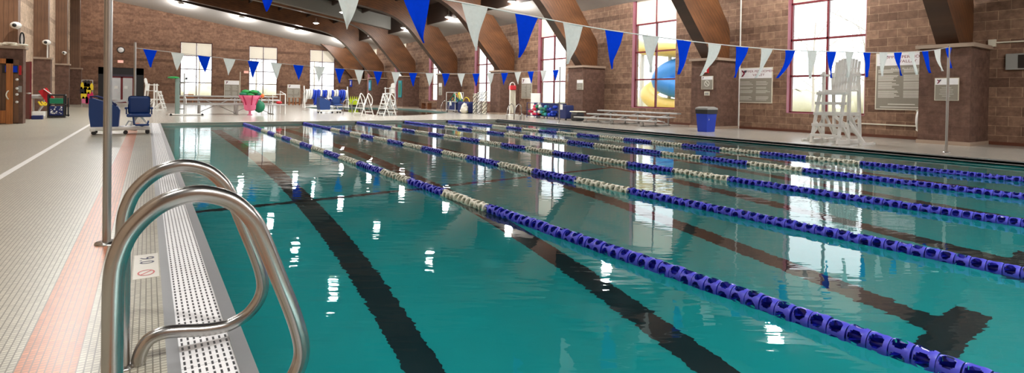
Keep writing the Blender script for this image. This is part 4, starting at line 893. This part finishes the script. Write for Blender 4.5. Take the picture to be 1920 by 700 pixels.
t = thing('equipment_cart', 'grey cart carrying a red board, white sheet and yellow tubes at the left wall', 'cart', (-3.55, 29.0, 0))
mb = MB(); mb.tube(smooth_path([(-.35, 0, .85), (-.1, 0, .84), (.02, 0, .7), (-.02, -.05, .45), (-.12, -.1, .2)], 4), .035, 8); mb.tube(smooth_path([(-.35, .2, .75), (-.1, .2, .74), (0, .2, .5), (-.15, .2, .2)], 4), .03, 8); mb.rbox(-.4, -.1, .72, .2, .3, .86, .03); mb.build('frame', 'alu', t)
MB().bar((.0, -.15, 1.1), (.32, -.15, .55), .3, .05, (0, 1, 0)).build('red_board', 'red', t); MB().bar((.05, -.22, 1.12), (.32, -.22, .88), .02, .2, (0, 1, 0)).build('white_sheet', 'white', t)
for dx in (0, .1): MB().tube(smooth_path([(dx-.12, -.15, .6), (dx-.02, -.2, .45), (dx+.1, -.15, .58)], 4), .035, 8).build('yellow_tube', 'yellow', t)
for x in (-.3, .15): MB().cyl((x, .1, 0), (x, .1, .75), .02, seg=8).build('leg', 'alu', t)
MB().rbox(-.3, -.3, .0, .08, .1, .2, .02).build('low_box', 'white', t)
t = thing('bin_cart', 'black framed cart with green bin above a dark patterned bin', 'cart', (-2.93, 27.35, 0))
mb = MB()
for x in (-.24, .24):
    for y in (-.2, .2): mb.bar((x, y, .03), (x, y, .92), .05)
mb.rbox(-.27, -.22, .02, .27, .22, .08, .01); mb.rbox(-.27, -.22, .86, .27, .22, .92, .01); mb.rbox(-.27, -.22, .5, .27, .22, .53, .01); mb.build('frame', 'black', t)
MB().rbox(-.21, -.23, .55, .21, .2, .76, .02).build('green_bin', 'green', t); pb = MB().rbox(-.21, -.23, .09, .21, .2, .46, .02).build('patterned_bin', 'navy', t)
mb = MB(); rr = random.Random(4)
for k in range(26):
    x, z = rr.uniform(-.18, .17), rr.uniform(.13, .42); mb.box(x, -.236, z, x+rr.uniform(.02, .05), -.23, z+rr.uniform(.015, .04))
mb.build('bin_print', 'white', pb, 'stuff'); mb = MB(); mb.bar((.34, .0, .05), (.34, 0, .78), .04); mb.bar((.24, 0, .1), (.38, 0, .1), .05); mb.bar((.24, 0, .5), (.34, 0, .5), .04); mb.build('side_post', 'black', t)
t = thing('vest_rack', 'grey stand hung with life vests at the left wall near the back doors', 'rack', (-3.3, 45.0, 0))
mb = MB(); mb.cyl((-.28, 0, 0), (-.28, 0, 1.75), .025); mb.cyl((.28, 0, 0), (.28, 0, 1.75), .025); mb.cyl((-.28, 0, 1.74), (.28, 0, 1.74), .025); mb.bar((-.28, -.25, .02), (-.28, .25, .02), .05); mb.bar((.28, -.25, .02), (.28, .25, .02), .05); mb.build('frame', 'alu', t)
vests = [('yellow', -.16, 1.35), ('black', .0, 1.5), ('yellow', .16, 1.3), ('yellow', .04, 1.05), ('black', -.2, 1.05), ('yellow', -.15, .72), ('magenta', .16, .72), ('magenta', .1, .38), ('pink', -.1, .42)]
for c, x, z in vests:
    mb = MB(); mb.prism([(-.16, -.2), (.16, -.2), (.17, .08), (.12, .24), (.05, .24), (0, .1), (-.05, .24), (-.12, .24), (-.17, .08)], -.07, .05); o = mb.build('life_vest', c, loc=(-3.3+x, 44.9, z)); nm = {'magenta': 'crimson'}.get(c, c)
    tag(o, nm+' life vest hanging on the stand near the back doors', 'life vest', nm+' vests on the stand')

# ------------------------------------------------------------------ outside
MB().box(XR+.6, -40, -.5, 140, 140, -.4).build('ground', 'lawn', kind='structure'); MB().box(-60, YB+4.6, -.5, XR+.6, 140, -.4).build('ground_north', 'lawn', kind='structure')
def tree(x, y, h, seed, lab, grp):
    rr = random.Random(seed); t = thing('bare_tree', lab, 'tree', (x, y, -.4), 0, grp)
    MB().tube([(0, 0, 0), (.1, .05, h*.3), (.05, .1, h*.6), (.15, .0, h)], [.12, .10, .07, .03], 8).build('trunk', 'bark', t)
    mb = MB()
    def br(p, d, l, r, dep):
        q = p+d*l; mb.tube([p[:], ((p+q)/2+Vector((rr.uniform(-.1, .1), rr.uniform(-.1, .1), .05)))[:], q[:]], [r, r*.8, r*.5], 5)
        if dep:
            for _ in range(3):
                d2 = (d+Vector((rr.uniform(-.8, .8), rr.uniform(-.8, .8), rr.uniform(.0, .6)))).normalized(); br(p+d*l*rr.uniform(.5, 1), d2, l*.62, r*.55, dep-1)
    for k in range(9):
        z = h*(.25+.08*k); a = k*2.4; br(Vector((.08, .05, z)), Vector((math.cos(a), math.sin(a), .7)).normalized(), h*.28, .034, 2)
    mb.build('branches', 'bark', t)
for i, (x, y, h) in enumerate([(42, 17.5, 9), (54, 35, 9), (45, 22.6, 8), (60, 24, 9), (42, 38.5, 8), (50, 50, 9), (46, 63, 8), (40, 47, 8), (42, 76, 8), (62, 44, 9)]):
    tree(x, y, h, i, 'bare leafless tree outside the long window wall', 'bare trees outside the window wall')
for i, (x, y, h) in enumerate([(2.5, 70, 8), (5, 74, 9), (9.5, 71, 8), (11.5, 76, 9), (16, 70, 8), (18.5, 75, 8)]):
    tree(x, y, h, 20+i, 'bare leafless tree outside the back wall windows', 'bare trees outside the back wall')
for i, (x, y, s) in enumerate([(48, 14, 4), (56, 22, 4.5), (50, 27, 3.5), (58, 53, 4), (56, 62, 4), (8, 88, 4), (17, 89, 4), (1, 88, 4)]):
    mb = MB(); rr = random.Random(40+i)
    for k in range(7): mb.ball((rr.uniform(-1.6, 1.6), rr.uniform(-1.6, 1.6), s*.35*rr.uniform(.6, 1.2)), s*.45, (1.2, 1.2, .9), 14, .12, rr)
    tag(mb.build('scrub_bush', 'foliage', loc=(x, y, -.45)), 'pale yellowish scrub bush outside the '+('back wall' if y > 60 else 'window wall'), 'bush', 'bushes outside the '+('back wall' if y > 60 else 'window wall'))
t = thing('water_slide', 'blue and yellow tube water slide outside the window above the low bleacher', 'water slide', (0, 0, -.4))
MB().tube(smooth_path([(29, 27.5, 5.6), (28, 25.5, 5.0), (27.5, 24, 4.8), (27.2, 22.3, 4.6), (28, 20, 4.2)], 5), .45, 14).build('upper_flume', 'slide_yellow', t)
MB().tube(smooth_path([(29.5, 21, 4.0), (28, 22, 3.7), (27.2, 22.8, 3.2), (27, 23, 2.6), (27.3, 22, 2.2), (28.5, 20.8, 2.0)], 5), .6, 16).build('middle_flume', 'slide_blue', t)
MB().tube(smooth_path([(29, 24.5, 2.7), (27.6, 24.6, 1.9), (27.2, 23.6, 1.3), (27.2, 22.5, 1.1), (28, 20.5, .9)], 5), .5, 14).build('lower_flume', 'slide_yellow', t)
for x, y, h in ((27.9, 25.4, 4.7), (27.3, 22.6, 4.3), (28.2, 21.2, 3.8)): MB().cyl((x, y, 0), (x, y, h), .12).build('support_post', 'white', t)
LAMP_W = 620.0
EXPO = 0.5
POOL_FILL_W = 470.0

# ------------------------------------------------------------------ light
w = bpy.data.worlds.new('overcast sky'); bpy.context.scene.world = w; w.use_nodes = True; nt = w.node_tree
bg = nt.nodes['Background']; bg.inputs[0].default_value = (.93, .97, 1.0, 1); bg.inputs[1].default_value = SKY = 2.1
for i, y in enumerate(WIN_Y):
    ld = bpy.data.lights.new('window_portal', 'AREA'); ld.shape = 'RECTANGLE'; ld.size = 2.6; ld.size_y = 5.6; ld.cycles.is_portal = True
    o = bpy.data.objects.new('window_portal', ld); C.objects.link(o); o.location = (XR+.4, y, 3.5); o.rotation_euler = (0, PI/2, 0); o.rotation_euler = Vector((-1, 0, 0)).to_track_quat('-Z', 'Y').to_euler()
for a0, a1, z0, z1 in BW:
    ld = bpy.data.lights.new('window_portal', 'AREA'); ld.shape = 'RECTANGLE'; ld.size = a1-a0; ld.size_y = z1-z0; ld.cycles.is_portal = True
    o = bpy.data.objects.new('window_portal', ld); C.objects.link(o); o.location = ((a0+a1)/2, YB+.3, (z0+z1)/2); o.rotation_euler = Vector((0, -1, 0)).to_track_quat('-Z', 'Z').to_euler()
proto = None
SEEN = {}
def lamp(x, y, z, lab, group, st):
    global proto
    if proto is None:
        t = thing('pendant_lamp', lab, 'ceiling lamp', (x, y, z), 0, group)
        MB().lathe([(0, .16), (.10, .16), (.13, .10), (.25, .02), (.26, 0)], seg=22).build('lamp_housing', 'white', t)
        MB().lathe([(.19, 0), (.17, -.035), (.1, -.06), (0, -.065)], seg=22).build('lamp_lens', 'lamp', t)
        MB().cyl((0, 0, .16), (0, 0, .45), .012).build('stem', 'white', t)
        proto = t
    else:
        t = copy_tree(proto); t.location = (x, y, z); tag(t, lab, 'ceiling lamp', group)
    if x > 16 or y > 54: ld = bpy.data.lights.new('lamp_light', 'POINT'); ld.shadow_soft_size = .22
    else: ld = bpy.data.lights.new('lamp_light', 'AREA'); ld.shape = 'DISK'; ld.size = .4; st *= .75
    ld.energy = st; ld.color = (1, .97, .93)
    o = bpy.data.objects.new('lamp_light', ld); C.objects.link(o); o.location = (x, y, z-.3)
mids = [1.8, 9.45, 17.15, 24.85, 32.5, 40.15, 47.8]
for x in (-2.4, 7.1, 11.92, 16.75):  # leftmost row is added, unseen, to light the near deck
    for y in mids:
        if (y > 45 and x < 10) or (y < 20 and 0 < x < 13) or (x > 16 and y < 5): continue
        lamp(x, y, 9.0-.155*x, 'white pendant lamp hanging near the sloped side ceiling above the long window wall' if x > 16 else 'added unseen pendant lamp behind the camera, fill for the near surfaces', 'pendant lamps along the window side' if x > 16 else 'pendant lamps under the timber roof', LAMP_W*(.29 if x < 0 and y < 20 else .38 if y > 30 else .8 if y > 20 else 1.0))
for y in (5.6, 13.3, 21): lamp(16.75, y, 6.5, 'white pendant lamp hanging near the sloped side ceiling above the long window wall', 'pendant lamps along the window side', LAMP_W*1.3)
for x in (2.4, 7.1, 11.9): lamp(x, -3.5, 9.0-.155*x, 'added unseen pendant lamp behind the camera, fill for the near surfaces', 'pendant lamps under the timber roof', LAMP_W*.9)  # extra lamps added out of view as fill for surfaces facing the camera
for x, lab in ((-2.4, 'bright lamp at the edge of the white back ceiling, leftmost of the row'), (2.36, 'bright lamp under the white back ceiling, left of the first window'), (7.13, 'bright lamp under the white back ceiling, above the gap between the first two windows'), (11.95, 'bright lamp under the white back ceiling, above the last window'), (16.4, 'bright lamp behind the last arch near the corner of the back ceiling')):
    lamp(x, 55.0, 9.03-.155*x, lab, 'lamps along the back wall', LAMP_W*.4)
sc = bpy.context.scene
sc.view_settings.view_transform = 'Standard'; sc.view_settings.look = 'None'; sc.view_settings.exposure = EXPO
sc.cycles.caustics_reflective = False; sc.cycles.caustics_refractive = True
sc.cycles.max_bounces = 10; sc.cycles.diffuse_bounces = 5; sc.cycles.glossy_bounces = 4; sc.cycles.transmission_bounces = 8; sc.cycles.transparent_max_bounces = 16
sc.cycles.sample_clamp_indirect = 6.0; sc.cycles.use_denoising = True

# added area lights below the waterline, unseen, to brighten the teal water
for loc, nrm, sx, sy, e in (((PX0+.01, 11, -.65), (1, 0, -.12), 22, .35, POOL_FILL_W*.22), ((7.3, PY0+.01, -.8), (0, 1, -.15), 13, .5, POOL_FILL_W*.36)):
    ld = bpy.data.lights.new('pool_fill_light', 'AREA'); ld.shape = 'RECTANGLE'; ld.size = sx; ld.size_y = sy; ld.energy = e; ld.color = (.85, 1, 1)
    o = bpy.data.objects.new('pool_fill_light', ld); C.objects.link(o); o.location = loc; o.rotation_euler = Vector(nrm).to_track_quat('-Z', 'Z' if abs(nrm[2]) < .1 else 'Y').to_euler()
    q = Vector(nrm).normalized(); xa = Vector((0, 1, 0)) if abs(q.x) > .5 else Vector((1, 0, 0)); ya = (-q).cross(xa); o.rotation_euler = Matrix((xa, ya, -q)).transposed().to_euler()
